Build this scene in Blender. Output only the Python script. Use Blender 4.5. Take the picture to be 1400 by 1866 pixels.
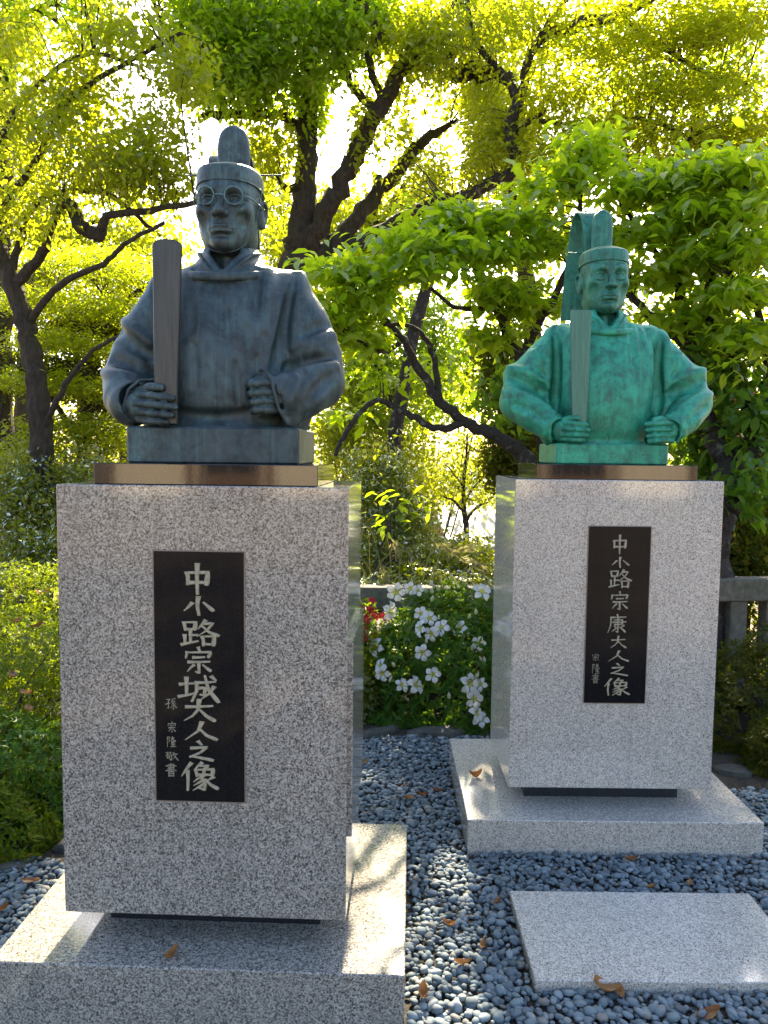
import bpy, math, random
import numpy as np
from mathutils import Matrix, Vector

# ------------------------------------------------------------------ camera, sky, sun, exposure
scene = bpy.context.scene
for o in list(bpy.data.objects):
    bpy.data.objects.remove(o)
COL = scene.collection

CAM_H, CAM_F, CAM_PITCH, CAM_ROLL = 1.55, 1400.0, 0.0760, 0.0108
cam_data = bpy.data.cameras.new("camera")
cam_data.sensor_width = 36.0
cam_data.lens = CAM_F / 1866.0 * 36.0
cam_data.clip_start, cam_data.clip_end = 0.05, 2000.0
cam = bpy.data.objects.new("camera", cam_data)
COL.objects.link(cam)
cam.matrix_world = (Matrix.Translation((0, 0, CAM_H))
                    @ Matrix.Rotation(math.pi / 2 - CAM_PITCH, 4, 'X')
                    @ Matrix.Rotation(CAM_ROLL, 4, 'Z'))
scene.camera = cam

SUN_EL, SUN_AZ = math.radians(38.0), math.radians(4.0)      # azimuth measured from +Y towards +X
SUN = np.array([math.sin(SUN_AZ) * math.cos(SUN_EL), math.cos(SUN_AZ) * math.cos(SUN_EL), math.sin(SUN_EL)])
world = bpy.data.worlds.new("World")
scene.world = world
world.use_nodes = True
wn = world.node_tree
bg = wn.nodes["Background"]
sky = wn.nodes.new("ShaderNodeTexSky")
sky.sky_type = 'NISHITA'
sky.sun_disc = False
sky.sun_elevation = SUN_EL
sky.sun_rotation = SUN_AZ
sky.air_density = 1.0
sky.dust_density = 3.0
sky.ozone_density = 1.0
wn.links.new(sky.outputs[0], bg.inputs[0])
bg.inputs[1].default_value = 0.105
sun_data = bpy.data.lights.new("sun", 'SUN')
sun_data.energy = 5.0
sun_data.angle = math.radians(0.53)
sun_data.color = (1.0, 0.85, 0.62)
sun = bpy.data.objects.new("sun", sun_data)
COL.objects.link(sun)
sun.rotation_euler = Vector((-SUN[0], -SUN[1], -SUN[2])).to_track_quat('-Z', 'Y').to_euler()

scene.view_settings.view_transform = 'Standard'
scene.view_settings.look = 'None'
scene.view_settings.gamma = 1.0
scene.view_settings.exposure = 2.35
scene.view_settings.use_curve_mapping = False
scene.render.engine = 'CYCLES'
scene.cycles.use_denoising = True
scene.cycles.max_bounces = 8
scene.cycles.diffuse_bounces = 4
scene.cycles.glossy_bounces = 3
scene.cycles.transmission_bounces = 5
scene.cycles.transparent_max_bounces = 8
scene.cycles.sample_clamp_indirect = 8.0
scene.cycles.caustics_reflective = False
scene.cycles.caustics_refractive = False

RNG = np.random.default_rng(7)
random.seed(7)

# ------------------------------------------------------------------ helpers
def at(px, py, Y):
    """the point of the place that stands at depth Y and shows at (px, py) of the 1400 x 1866 photograph"""
    cr, sr = math.cos(CAM_ROLL), math.sin(CAM_ROLL)
    u, v = px - 700.0, py - 933.0
    u, v = u * cr + v * sr, -u * sr + v * cr
    a, b = u / CAM_F, -v / CAM_F
    c, s = math.cos(CAM_PITCH), math.sin(CAM_PITCH)
    d = (a, c + b * s, -s + b * c)
    t = Y / d[1]
    return np.array([d[0] * t, Y, CAM_H + d[2] * t])

def on_ground(px, py, z=0.0):
    p = at(px, py, 1.0)
    t = (z - CAM_H) / (p[2] - CAM_H)
    return np.array([p[0] * t, t, z])

def mesh_obj(name, verts, faces, mat=None, parent=None, smooth=False):
    me = bpy.data.meshes.new(name)
    if isinstance(faces, np.ndarray):
        nf, k = faces.shape
        me.vertices.add(len(verts))
        me.vertices.foreach_set("co", np.asarray(verts, np.float32).ravel())
        me.loops.add(nf * k)
        me.loops.foreach_set("vertex_index", faces.astype(np.int32).ravel())
        me.polygons.add(nf)
        me.polygons.foreach_set("loop_start", np.arange(0, nf * k, k, dtype=np.int32))
        me.update(calc_edges=True)
    else:
        me.from_pydata([tuple(map(float, v)) for v in verts], [], faces)
        me.update()
    if smooth:
        me.polygons.foreach_set("use_smooth", np.ones(len(me.polygons), bool))
    if mat is not None:
        me.materials.append(mat)
    o = bpy.data.objects.new(name, me)
    COL.objects.link(o)
    if parent is not None:
        o.parent = parent
    return o

def empty(name, loc=(0, 0, 0), rz=0.0):
    o = bpy.data.objects.new(name, None)
    o.empty_display_size = 0.1
    o.location = loc
    o.rotation_euler = (0, 0, rz)
    COL.objects.link(o)
    return o

def tag(o, label=None, cat=None, group=None, kind=None):
    if label: o["label"] = label
    if cat: o["category"] = cat
    if group: o["group"] = group
    if kind: o["kind"] = kind
    return o

def box_geo(x0, x1, y0, y1, z0, z1, b=0.004):
    """a block with chamfered edges: 24 vertices"""
    vs, idx = [], {}
    X, Y, Z = (x0, x1), (y0, y1), (z0, z1)
    for i in (0, 1):
        for j in (0, 1):
            for k in (0, 1):
                sx, sy, sz = (1 if i == 0 else -1), (1 if j == 0 else -1), (1 if k == 0 else -1)
                for ax in range(3):
                    p = [X[i] + sx * b, Y[j] + sy * b, Z[k] + sz * b]
                    p[ax] -= (sx, sy, sz)[ax] * b
                    idx[(i, j, k, ax)] = len(vs)
                    vs.append(p)
    F = []
    g = lambda i, j, k, ax: idx[(i, j, k, ax)]
    for i in (0, 1):
        q = [g(i, 0, 0, 0), g(i, 1, 0, 0), g(i, 1, 1, 0), g(i, 0, 1, 0)]
        F.append(q if i else q[::-1])
        q = [g(0, i, 0, 1), g(0, i, 1, 1), g(1, i, 1, 1), g(1, i, 0, 1)]
        F.append(q if i else q[::-1])
        q = [g(0, 0, i, 2), g(1, 0, i, 2), g(1, 1, i, 2), g(0, 1, i, 2)]
        F.append(q if i else q[::-1])
    for a in (0, 1):
        for c in (0, 1):
            q = [g(a, c, 0, 0), g(a, c, 1, 0), g(a, c, 1, 1), g(a, c, 0, 1)]
            F.append(q if (a == c) else q[::-1])
            q = [g(a, 0, c, 0), g(a, 0, c, 2), g(a, 1, c, 2), g(a, 1, c, 0)]
            F.append(q if (a == c) else q[::-1])
            q = [g(0, a, c, 1), g(1, a, c, 1), g(1, a, c, 2), g(0, a, c, 2)]
            F.append(q if (a == c) else q[::-1])
    for i in (0, 1):
        for j in (0, 1):
            for k in (0, 1):
                q = [g(i, j, k, 0), g(i, j, k, 1), g(i, j, k, 2)]
                F.append(q if (i + j + k) % 2 == 1 else q[::-1])
    return vs, F

def block(name, x0, x1, y0, y1, z0, z1, mat, parent=None, b=0.004):
    v, f = box_geo(x0, x1, y0, y1, z0, z1, b)
    return mesh_obj(name, v, f, mat, parent)

def smooth_path(pts, n=6):
    """Catmull-Rom through rows of numbers"""
    P = np.asarray(pts, float)
    if len(P) < 3:
        t = np.linspace(0, 1, n + 1)[:, None]
        return P[0] * (1 - t) + P[-1] * t
    Q = np.vstack([2 * P[0] - P[1], P, 2 * P[-1] - P[-2]])
    out = []
    for i in range(1, len(Q) - 2):
        p0, p1, p2, p3 = Q[i - 1:i + 3]
        for t in np.linspace(0, 1, n, endpoint=False):
            out.append(0.5 * ((2 * p1) + (-p0 + p2) * t + (2 * p0 - 5 * p1 + 4 * p2 - p3) * t * t
                              + (-p0 + 3 * p1 - 3 * p2 + p3) * t ** 3))
    out.append(P[-1])
    return np.array(out)

def tube_geo(path, sides=8, wobble=0.0, rng=None, flat=None):
    """path rows: x y z r"""
    path = np.asarray(path, float)
    pts, rad = path[:, :3], path[:, 3]
    tan = np.gradient(pts, axis=0)
    tan /= np.linalg.norm(tan, axis=1)[:, None] + 1e-9
    up = np.array([0.13, 0.21, 1.0]) if abs(tan[0][2]) < 0.9 else np.array([1.0, 0.1, 0.0])
    V, F = [], []
    a = np.linspace(0, 2 * np.pi, sides, endpoint=False)
    prev = None
    for i in range(len(pts)):
        if prev is None:
            n = np.cross(tan[i], up)
        else:
            n = prev - tan[i] * np.dot(prev, tan[i])
        n /= np.linalg.norm(n) + 1e-9
        prev = n
        b = np.cross(tan[i], n)
        r = rad[i] * (1 + (wobble * rng.standard_normal(sides) if wobble else 0))
        ring = pts[i] + (np.cos(a) * r)[:, None] * n + (np.sin(a) * r)[:, None] * b
        V.append(ring)
    V = np.vstack(V)
    m = len(pts)
    for i in range(m - 1):
        for j in range(sides):
            k = (j + 1) % sides
            F.append((i * sides + j, i * sides + k, (i + 1) * sides + k, (i + 1) * sides + j))
    V = np.vstack([V, pts[0], pts[-1]])
    for j in range(sides):
        k = (j + 1) % sides
        F.append((m * sides, k, j))
        F.append((m * sides + 1, (m - 1) * sides + j, (m - 1) * sides + k))
    return V, F

def join_geo(parts):
    V, F, n = [], [], 0
    for v, f in parts:
        V.extend([tuple(p) for p in np.asarray(v, float)])
        F.extend([tuple(i + n for i in q) for q in f])
        n += len(v)
    return V, F

def tube(name, path, mat, parent=None, sides=8, wobble=0.0, rng=None, n=6):
    p = smooth_path(path, n)
    p[:, 3] = np.maximum(p[:, 3], 1e-4)
    v, f = tube_geo(p, sides, wobble, rng)
    return mesh_obj(name, v, f, mat, parent, smooth=True)
# ------------------------------------------------------------------ materials (all procedural)
def new_mat(name):
    m = bpy.data.materials.new(name)
    m.use_nodes = True
    nt = m.node_tree
    nt.nodes.clear()
    out = nt.nodes.new("ShaderNodeOutputMaterial")
    return m, nt, out

class N:
    """thin wrapper that makes node graphs readable"""
    def __init__(s, nt): s.nt = nt
    def node(s, t, **kw):
        n = s.nt.nodes.new(t)
        for k, v in kw.items(): setattr(n, k, v)
        return n
    def link(s, a, b): s.nt.links.new(a, b)
    def put(s, sock, v):
        if hasattr(v, "links"): s.link(v, sock)
        elif v is not None:
            if isinstance(v, (tuple, list)) and len(v) == 3 and sock.type == 'RGBA': v = (*v, 1)
            sock.default_value = v
    def coord(s, kind="Object", scale=(1, 1, 1), rot=(0, 0, 0)):
        tc = s.node("ShaderNodeTexCoord"); mp = s.node("ShaderNodeMapping")
        s.link(tc.outputs[kind], mp.inputs[0])
        mp.inputs["Scale"].default_value = scale; mp.inputs["Rotation"].default_value = rot
        return mp.outputs[0]
    def noise(s, vec, scale, detail=4, rough=0.55, out=0, dist=0.0):
        n = s.node("ShaderNodeTexNoise"); s.put(n.inputs["Vector"], vec)
        n.inputs["Scale"].default_value = scale; n.inputs["Detail"].default_value = detail
        n.inputs["Roughness"].default_value = rough; n.inputs["Distortion"].default_value = dist
        return n.outputs[out]
    def voronoi(s, vec, scale, feature='F1', out="Distance", rand=1.0):
        n = s.node("ShaderNodeTexVoronoi", feature=feature); s.put(n.inputs["Vector"], vec)
        n.inputs["Scale"].default_value = scale; n.inputs["Randomness"].default_value = rand
        return n.outputs[out]
    def ramp(s, fac, stops, interp='LINEAR'):
        r = s.node("ShaderNodeValToRGB"); r.color_ramp.interpolation = interp
        el = r.color_ramp.elements
        while len(el) > 1: el.remove(el[-1])
        el[0].position = stops[0][0]; c = stops[0][1]
        el[0].color = (*c, 1) if len(c) == 3 else c
        for p, c in stops[1:]:
            e = el.new(p); e.color = (*c, 1) if len(c) == 3 else c
        s.put(r.inputs[0], fac)
        return r.outputs[0]
    def gray(s, fac, a, b):
        return s.ramp(fac, [(a, (0, 0, 0)), (b, (1, 1, 1))])
    def mix(s, fac, a, b, mode='MIX'):
        n = s.node("ShaderNodeMix", data_type='RGBA', blend_type=mode)
        s.put(n.inputs[0], fac); s.put(n.inputs[6], a); s.put(n.inputs[7], b)
        return n.outputs[2]
    def math(s, op, a, b=None):
        n = s.node("ShaderNodeMath", operation=op)
        s.put(n.inputs[0], a); s.put(n.inputs[1], b)
        return n.outputs[0]
    def bump(s, h, strength=0.3, dist=0.002, normal=None):
        n = s.node("ShaderNodeBump"); s.put(n.inputs["Height"], h)
        n.inputs["Strength"].default_value = strength; n.inputs["Distance"].default_value = dist
        if normal is not None: s.link(normal, n.inputs["Normal"])
        return n.outputs[0]
    def sep(s, col, i):
        n = s.node("ShaderNodeSeparateColor"); s.link(col, n.inputs[0]); return n.outputs[i]
    def bsdf(s, out, color, rough=0.5, metallic=0.0, normal=None, spec=0.5, **kw):
        b = s.node("ShaderNodeBsdfPrincipled")
        s.put(b.inputs["Base Color"], color); s.put(b.inputs["Roughness"], rough)
        s.put(b.inputs["Metallic"], metallic); s.put(b.inputs["Specular IOR Level"], spec)
        if normal is not None: s.link(normal, b.inputs["Normal"])
        for k, v in kw.items(): s.put(b.inputs[k], v)
        s.link(b.outputs[0], out.inputs[0])
        return b

def granite(name, grain, stops, rough, stain):
    m, nt, out = new_mat(name); g = N(nt)
    v = g.coord()
    wob = g.noise(v, grain * 0.9, 2, 0.6, out=1)
    vv = g.mix(0.012, v, wob, 'ADD')
    c1 = g.sep(g.voronoi(vv, grain, out="Color"), 0)
    c2 = g.sep(g.voronoi(vv, grain * 2.1, out="Color"), 1)
    n1 = g.noise(v, grain * 0.55, 3, 0.7)
    f = g.math('ADD', g.math('MULTIPLY', c1, 0.55), g.math('MULTIPLY', c2, 0.25))
    f = g.math('ADD', f, g.math('MULTIPLY', n1, 0.32))
    col = g.ramp(f, stops)
    pink = g.gray(g.noise(v, grain * 0.33, 2, 0.5), 0.50, 0.66)
    col = g.mix(g.math('MULTIPLY', pink, 0.30), col, (0.45, 0.37, 0.31), 'MIX') if stain >= 0 else col
    spk = g.gray(g.sep(g.voronoi(vv, grain * 1.25, out="Color"), 2), 0.80, 0.88)
    col = g.mix(g.math('MULTIPLY', spk, 0.85), col, stops[0][1])
    big = g.gray(g.noise(g.coord(scale=(1, 1, 0.35)), 5.0, 5, 0.6), 0.35, 0.75)
    col = g.mix(g.math('MULTIPLY', big, stain), col, (0.17, 0.17, 0.15), 'MIX')
    run = g.gray(g.noise(g.coord(scale=(22, 22, 0.7)), 1.0, 5, 0.6), 0.52, 0.72)
    col = g.mix(g.math('MULTIPLY', run, 0.30 if stain > 0.15 else 0.16), col, (0.10, 0.095, 0.08), 'MIX')
    smear = g.gray(g.noise(g.coord(scale=(1, 1, 0.5)), 9.0, 5, 0.65), 0.3, 0.8)
    r = g.math('ADD', g.math('MULTIPLY', smear, 0.06), rough)
    g.bsdf(out, col, r, normal=g.bump(g.noise(v, 420, 2, 0.5), 0.03, 0.0006), spec=0.75)
    return m

M = {}
M['granite_coarse'] = granite("coarse speckled granite", 285.0,
    [(0.25, (0.016, 0.016, 0.015)), (0.40, (0.070, 0.067, 0.062)), (0.47, (0.215, 0.202, 0.180)), (0.58, (0.375, 0.358, 0.312)), (0.80, (0.52, 0.49, 0.44))], 0.045, 0.20)
M['granite_fine'] = granite("fine pale speckled granite", 360.0,
    [(0.20, (0.028, 0.028, 0.028)), (0.34, (0.15, 0.146, 0.14)), (0.42, (0.41, 0.388, 0.345)), (0.56, (0.58, 0.55, 0.49)), (0.80, (0.67, 0.64, 0.585))], 0.04, 0.08)

def simple_stone(name, a, b, rough, scale=30.0, bump=0.2):
    m, nt, out = new_mat(name); g = N(nt); v = g.coord()
    n = g.noise(v, scale, 6, 0.65)
    big = g.noise(v, scale * 0.12, 4, 0.6)
    col = g.mix(g.gray(n, 0.3, 0.7), a, b)
    col = g.mix(g.math('MULTIPLY', g.gray(big, 0.45, 0.7), 0.5), col, (0.05, 0.07, 0.03))
    g.bsdf(out, col, rough, normal=g.bump(g.noise(v, scale * 4, 4, 0.7), bump, 0.004))
    return m
M['fence_stone'] = simple_stone("weathered fence stone", (0.065, 0.056, 0.042), (0.19, 0.165, 0.13), 0.9)
M['edge_stone'] = simple_stone("dark edging stone", (0.030, 0.030, 0.027), (0.085, 0.082, 0.075), 0.85, 18.0, 0.5)

def black_polished(name, streak, spec=0.6):
    m, nt, out = new_mat(name); g = N(nt); v = g.coord()
    f = g.gray(g.sep(g.voronoi(v, 700, out="Color"), 0), 0.6, 1.0)
    col = g.mix(f, (0.006, 0.006, 0.007), (0.02, 0.021, 0.023))
    st = g.gray(g.noise(g.coord(scale=(14, 14, 1.2)), 3.0, 5, 0.7), 0.48, 0.75)
    col = g.mix(g.math('MULTIPLY', st, streak), col, (0.10, 0.085, 0.07))
    r = g.math('ADD', 0.05, g.math('MULTIPLY', st, 0.35 * streak))
    g.bsdf(out, col, r, spec=spec, normal=g.bump(g.noise(v, 25, 2, 0.5), 0.02, 0.002))
    return m
M['black_granite'] = black_polished("polished black granite", 0.18)
M['plaque'] = black_polished("polished black plaque", 0.04, 0.16)
M['recess'] = black_polished("dark recessed plinth", 0.1)  # the recessed plinth is dark polished stone

m, nt, out = new_mat("gilded carved lettering"); g = N(nt); v = g.coord()
n = g.noise(v, 90, 4, 0.6)
g.bsdf(out, g.mix(g.gray(n, 0.35, 0.7), (0.27, 0.235, 0.155), (0.42, 0.38, 0.28)), 0.6)
M['lettering'] = m
m, nt, out = new_mat("pale plaque rim"); g = N(nt)
g.bsdf(out, (0.22, 0.17, 0.13), 0.4)
M['rim'] = m

def bronze(name, dark, mid, light, amount, grain, streak_amt):
    m, nt, out = new_mat(name); g = N(nt); v = g.coord()
    mott = g.noise(v, grain, 7, 0.68, dist=0.6)
    col = g.mix(g.gray(mott, 0.38, 0.62), dark, mid)
    stv = g.coord(scale=(20, 20, 1.3))
    streak = g.noise(stv, 2.6, 6, 0.65)
    col = g.mix(g.math('MULTIPLY', g.gray(streak, 0.50, 0.68), streak_amt * 1.3), col, light)
    patch = g.noise(v, grain * 0.28, 5, 0.62, dist=0.8)
    fine = g.noise(v, grain * 5, 3, 0.7)
    verd = g.math('MULTIPLY', g.gray(patch, 0.50, 0.70), g.gray(fine, 0.36, 0.62))
    col = g.mix(g.math('MULTIPLY', verd, amount), col, light)
    brown = g.gray(g.noise(v, grain * 0.6, 5, 0.7), 0.56, 0.72)
    col = g.mix(g.math('MULTIPLY', brown, 0.65), col, (0.050, 0.044, 0.038))
    h = g.math('ADD', g.math('MULTIPLY', mott, 0.6), g.math('MULTIPLY', g.noise(v, 170, 4, 0.7, dist=1.2), 0.55))
    r = g.math('ADD', 0.28, g.math('MULTIPLY', mott, 0.30))
    g.bsdf(out, col, r, metallic=0.25, normal=g.bump(h, 0.6, 0.005))
    return m
M['bronze_blue'] = bronze("blue grey patinated bronze", (0.015, 0.026, 0.030), (0.046, 0.074, 0.083), (0.095, 0.195, 0.190), 0.7, 16.0, 0.22)
M['bronze_head'] = bronze("darker patinated bronze", (0.016, 0.027, 0.029), (0.050, 0.077, 0.080), (0.10, 0.205, 0.190), 0.8, 22.0, 0.4)
M['verdigris'] = bronze("rim lit verdigris bronze", (0.05, 0.10, 0.098), (0.10, 0.20, 0.19), (0.16, 0.32, 0.29), 0.8, 30.0, 0.5)  # greener metal; its paleness also paints the light the spectacle rims catch
M['bronze_green'] = bronze("bright green patinated bronze", (0.014, 0.135, 0.085), (0.026, 0.30, 0.185), (0.060, 0.50, 0.31), 0.7, 22.0, 0.2)
M['bronze_green_head'] = bronze("deep green patinated bronze", (0.013, 0.090, 0.062), (0.030, 0.185, 0.125), (0.06, 0.32, 0.21), 0.6, 26.0, 0.45)

def baton_mat(name, a, b):
    m, nt, out = new_mat(name); g = N(nt)
    n = g.noise(g.coord(scale=(40, 40, 2.2)), 3.0, 6, 0.65)
    col = g.mix(g.gray(n, 0.3, 0.7), a, b)
    g.bsdf(out, col, 0.42, metallic=0.2, normal=g.bump(n, 0.15, 0.002))
    return m
M['baton_brown'] = baton_mat("brown bronze baton", (0.030, 0.030, 0.025), (0.066, 0.066, 0.056))
M['baton_green'] = baton_mat("green bronze baton", (0.040, 0.125, 0.085), (0.075, 0.20, 0.14))

# ground
m, nt, out = new_mat("sandy earth"); g = N(nt); v = g.coord()
n = g.noise(v, 1.3, 8, 0.65); n2 = g.noise(v, 40, 4, 0.7)
col = g.mix(g.gray(n, 0.3, 0.7), (0.13, 0.092, 0.058), (0.24, 0.18, 0.12))
col = g.mix(g.math('MULTIPLY', g.gray(n2, 0.4, 0.7), 0.4), col, (0.08, 0.06, 0.04))
g.bsdf(out, col, 0.95, normal=g.bump(n2, 0.5, 0.02)); M['earth'] = m
m, nt, out = new_mat("dark garden soil"); g = N(nt); v = g.coord()
n2 = g.noise(v, 45, 5, 0.7)
g.bsdf(out, g.mix(g.gray(n2, 0.3, 0.7), (0.020, 0.016, 0.011), (0.065, 0.050, 0.034)), 0.95, normal=g.bump(n2, 0.8, 0.02)); M['soil'] = m

m, nt, out = new_mat("blue grey river pebble"); g = N(nt)
geo = g.node("ShaderNodeNewGeometry"); oi = g.node("ShaderNodeObjectInfo")
rnd = g.math('FRACT', g.math('ADD', geo.outputs["Random Per Island"], oi.outputs["Random"]))
col = g.ramp(rnd, [(0.0, (0.055, 0.068, 0.075)), (0.2, (0.115, 0.140, 0.152)), (0.4, (0.19, 0.220, 0.232)), (0.55, (0.10, 0.120, 0.132)), (0.72, (0.155, 0.180, 0.190)), (0.86, (0.26, 0.275, 0.275)), (0.93, (0.20, 0.17, 0.14)), (0.97, (0.07, 0.08, 0.085)), (1.0, (0.14, 0.16, 0.17))])
v = g.coord("Object")
n = g.noise(v, 120, 4, 0.7)
col = g.mix(g.math('MULTIPLY', g.gray(n, 0.45, 0.75), 0.35), col, (0.24, 0.25, 0.25))
g.bsdf(out, g.mix(1.0, col, (0.88, 0.97, 1.03), 'MULTIPLY'), 0.75, normal=g.bump(n, 0.2, 0.001), spec=0.35); M['pebble'] = m

m, nt, out = new_mat("mossy bark"); g = N(nt)
v = g.coord("Object", scale=(1, 1, 0.35))
n = g.noise(v, 28, 7, 0.7); moss = g.noise(g.coord(), 3.0, 5, 0.6)
col = g.mix(g.gray(n, 0.3, 0.7), (0.020, 0.014, 0.009), (0.085, 0.062, 0.042))
col = g.mix(g.math('MULTIPLY', g.gray(moss, 0.5, 0.68), 0.6), col, (0.050, 0.060, 0.014))
g.bsdf(out, col, 0.9, normal=g.bump(g.math('ADD', n, g.math('MULTIPLY', g.voronoi(v, 16, 'DISTANCE_TO_EDGE'), 1.2)), 1.0, 0.06)); M['bark'] = m
m, nt, out = new_mat("dark lichened cherry bark"); g = N(nt)
n = g.noise(g.coord(), 40, 7, 0.7); li = g.noise(g.coord(), 14, 4, 0.6)
col = g.mix(g.gray(n, 0.3, 0.7), (0.012, 0.009, 0.007), (0.055, 0.042, 0.034))
col = g.mix(g.math('MULTIPLY', g.gray(li, 0.58, 0.68), 0.7), col, (0.17, 0.18, 0.15))
g.bsdf(out, col, 0.9, normal=g.bump(n, 0.9, 0.02)); M['bark_dark'] = m

def leaf_mat(name, stops, trans, trans_amt=0.55, gloss=0.08, rough=0.38):
    """thin leaf: reflects, and lets a yellower light through"""
    m, nt, out = new_mat(name); g = N(nt)
    geo = g.node("ShaderNodeNewGeometry"); oi = g.node("ShaderNodeObjectInfo")
    rnd = g.math('FRACT', g.math('ADD', geo.outputs["Random Per Island"], oi.outputs["Random"]))
    col = g.ramp(rnd, stops)
    patch = g.noise(g.node("ShaderNodeNewGeometry").outputs["Position"], 1.3, 3, 0.6)
    col = g.mix(g.math('MULTIPLY', g.gray(patch, 0.4, 0.65), 0.35), col, stops[len(stops) // 2][1])
    d = g.node("ShaderNodeBsdfDiffuse"); g.put(d.inputs[0], col)
    t = g.node("ShaderNodeBsdfTranslucent")
    g.put(t.inputs[0], g.mix(0.85, col, trans))
    mx = g.node("ShaderNodeMixShader"); mx.inputs[0].default_value = trans_amt
    g.link(d.outputs[0], mx.inputs[1]); g.link(t.outputs[0], mx.inputs[2])
    gl = g.node("ShaderNodeBsdfGlossy"); gl.inputs["Roughness"].default_value = rough
    gl.inputs[0].default_value = (0.9, 0.95, 0.9, 1)
    fr = g.node("ShaderNodeFresnel"); fr.inputs[0].default_value = 1.4
    m2 = g.node("ShaderNodeMixShader"); g.put(m2.inputs[0], g.math('ADD', g.math('MULTIPLY', fr.outputs[0], 0.5 * gloss / 0.08 * 0.2), gloss * 0.10))
    g.link(mx.outputs[0], m2.inputs[1]); g.link(gl.outputs[0], m2.inputs[2])
    g.link(m2.outputs[0], out.inputs[0])
    return m
M['leaf_camphor'] = leaf_mat("camphor leaf", [(0, (0.075, 0.125, 0.018)), (0.4, (0.105, 0.160, 0.020)), (0.75, (0.15, 0.18, 0.022)), (1, (0.20, 0.19, 0.03))], (0.52, 0.74, 0.012), 0.64)
M['leaf_yellow'] = leaf_mat("young yellow green leaf", [(0, (0.08, 0.13, 0.014)), (0.4, (0.12, 0.165, 0.016)), (0.8, (0.17, 0.19, 0.018)), (1, (0.24, 0.18, 0.025))], (0.60, 0.66, 0.012), 0.64)
M['leaf_maple'] = leaf_mat("fine maple leaf", [(0, (0.085, 0.135, 0.012)), (0.5, (0.135, 0.170, 0.014)), (0.85, (0.19, 0.18, 0.016)), (1, (0.26, 0.15, 0.02))], (0.56, 0.66, 0.010), 0.64)
M['leaf_golden'] = leaf_mat("golden maple leaf", [(0, (0.075, 0.115, 0.010)), (0.4, (0.12, 0.150, 0.012)), (0.8, (0.18, 0.165, 0.014)), (1, (0.28, 0.14, 0.02))], (0.62, 0.68, 0.010), 0.64)
M['leaf_cherry'] = leaf_mat("cherry leaf", [(0, (0.075, 0.165, 0.012)), (0.45, (0.125, 0.235, 0.016)), (0.8, (0.20, 0.29, 0.020)), (0.97, (0.27, 0.30, 0.025)), (1, (0.34, 0.14, 0.04))], (0.62, 0.80, 0.014), 0.66)
M['leaf_thicket'] = leaf_mat("glossy thicket leaf", [(0, (0.04, 0.07, 0.012)), (0.4, (0.075, 0.105, 0.014)), (0.8, (0.14, 0.14, 0.02)), (0.96, (0.20, 0.15, 0.03)), (1, (0.28, 0.12, 0.03))], (0.46, 0.54, 0.012), 0.5, 0.30, 0.25)
M['leaf_hedge'] = leaf_mat("azalea hedge leaf", [(0, (0.045, 0.085, 0.008)), (0.4, (0.080, 0.130, 0.010)), (0.8, (0.125, 0.170, 0.012)), (0.97, (0.19, 0.19, 0.02)), (1, (0.24, 0.10, 0.03))], (0.42, 0.52, 0.012), 0.45, 0.02)
M['leaf_azalea_cherry_shade'] = leaf_mat("dark azalea and shaded cherry leaf", [(0, (0.030, 0.085, 0.014)), (0.5, (0.055, 0.130, 0.018)), (1, (0.10, 0.17, 0.022))], (0.28, 0.46, 0.015), 0.42, 0.03)
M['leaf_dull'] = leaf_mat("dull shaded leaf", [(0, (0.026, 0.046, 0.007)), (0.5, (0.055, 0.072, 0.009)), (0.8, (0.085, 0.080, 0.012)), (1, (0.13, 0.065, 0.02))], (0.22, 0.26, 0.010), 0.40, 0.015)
M['leaf_red'] = leaf_mat("dark red leaf", [(0, (0.06, 0.018, 0.012)), (0.5, (0.10, 0.026, 0.016)), (1, (0.13, 0.05, 0.02))], (0.36, 0.07, 0.02), 0.45)
M['grass'] = leaf_mat("dry pale grass", [(0, (0.24, 0.24, 0.09)), (0.6, (0.32, 0.30, 0.14)), (1, (0.38, 0.32, 0.18))], (0.5, 0.46, 0.15), 0.4)
M['petal_white'] = leaf_mat("white petal", [(0, (0.68, 0.69, 0.67)), (0.5, (0.76, 0.76, 0.74)), (1, (0.80, 0.76, 0.75))], (0.80, 0.80, 0.72), 0.35)
M['petal_red'] = leaf_mat("crimson petal", [(0, (0.26, 0.010, 0.022)), (1, (0.40, 0.02, 0.035))], (0.7, 0.04, 0.06), 0.35)
M['throat'] = leaf_mat("yellow green throat", [(0, (0.50, 0.52, 0.12)), (1, (0.58, 0.56, 0.18))], (0.6, 0.6, 0.2), 0.3)
M['bud'] = leaf_mat("cream bud", [(0, (0.55, 0.58, 0.36)), (1, (0.66, 0.62, 0.46))], (0.6, 0.62, 0.4), 0.3)
M['dry_leaf'] = leaf_mat("dry fallen leaf", [(0, (0.16, 0.055, 0.022)), (0.35, (0.26, 0.10, 0.035)), (0.7, (0.34, 0.17, 0.06)), (1, (0.40, 0.26, 0.13))], (0.45, 0.2, 0.06), 0.25)

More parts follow.
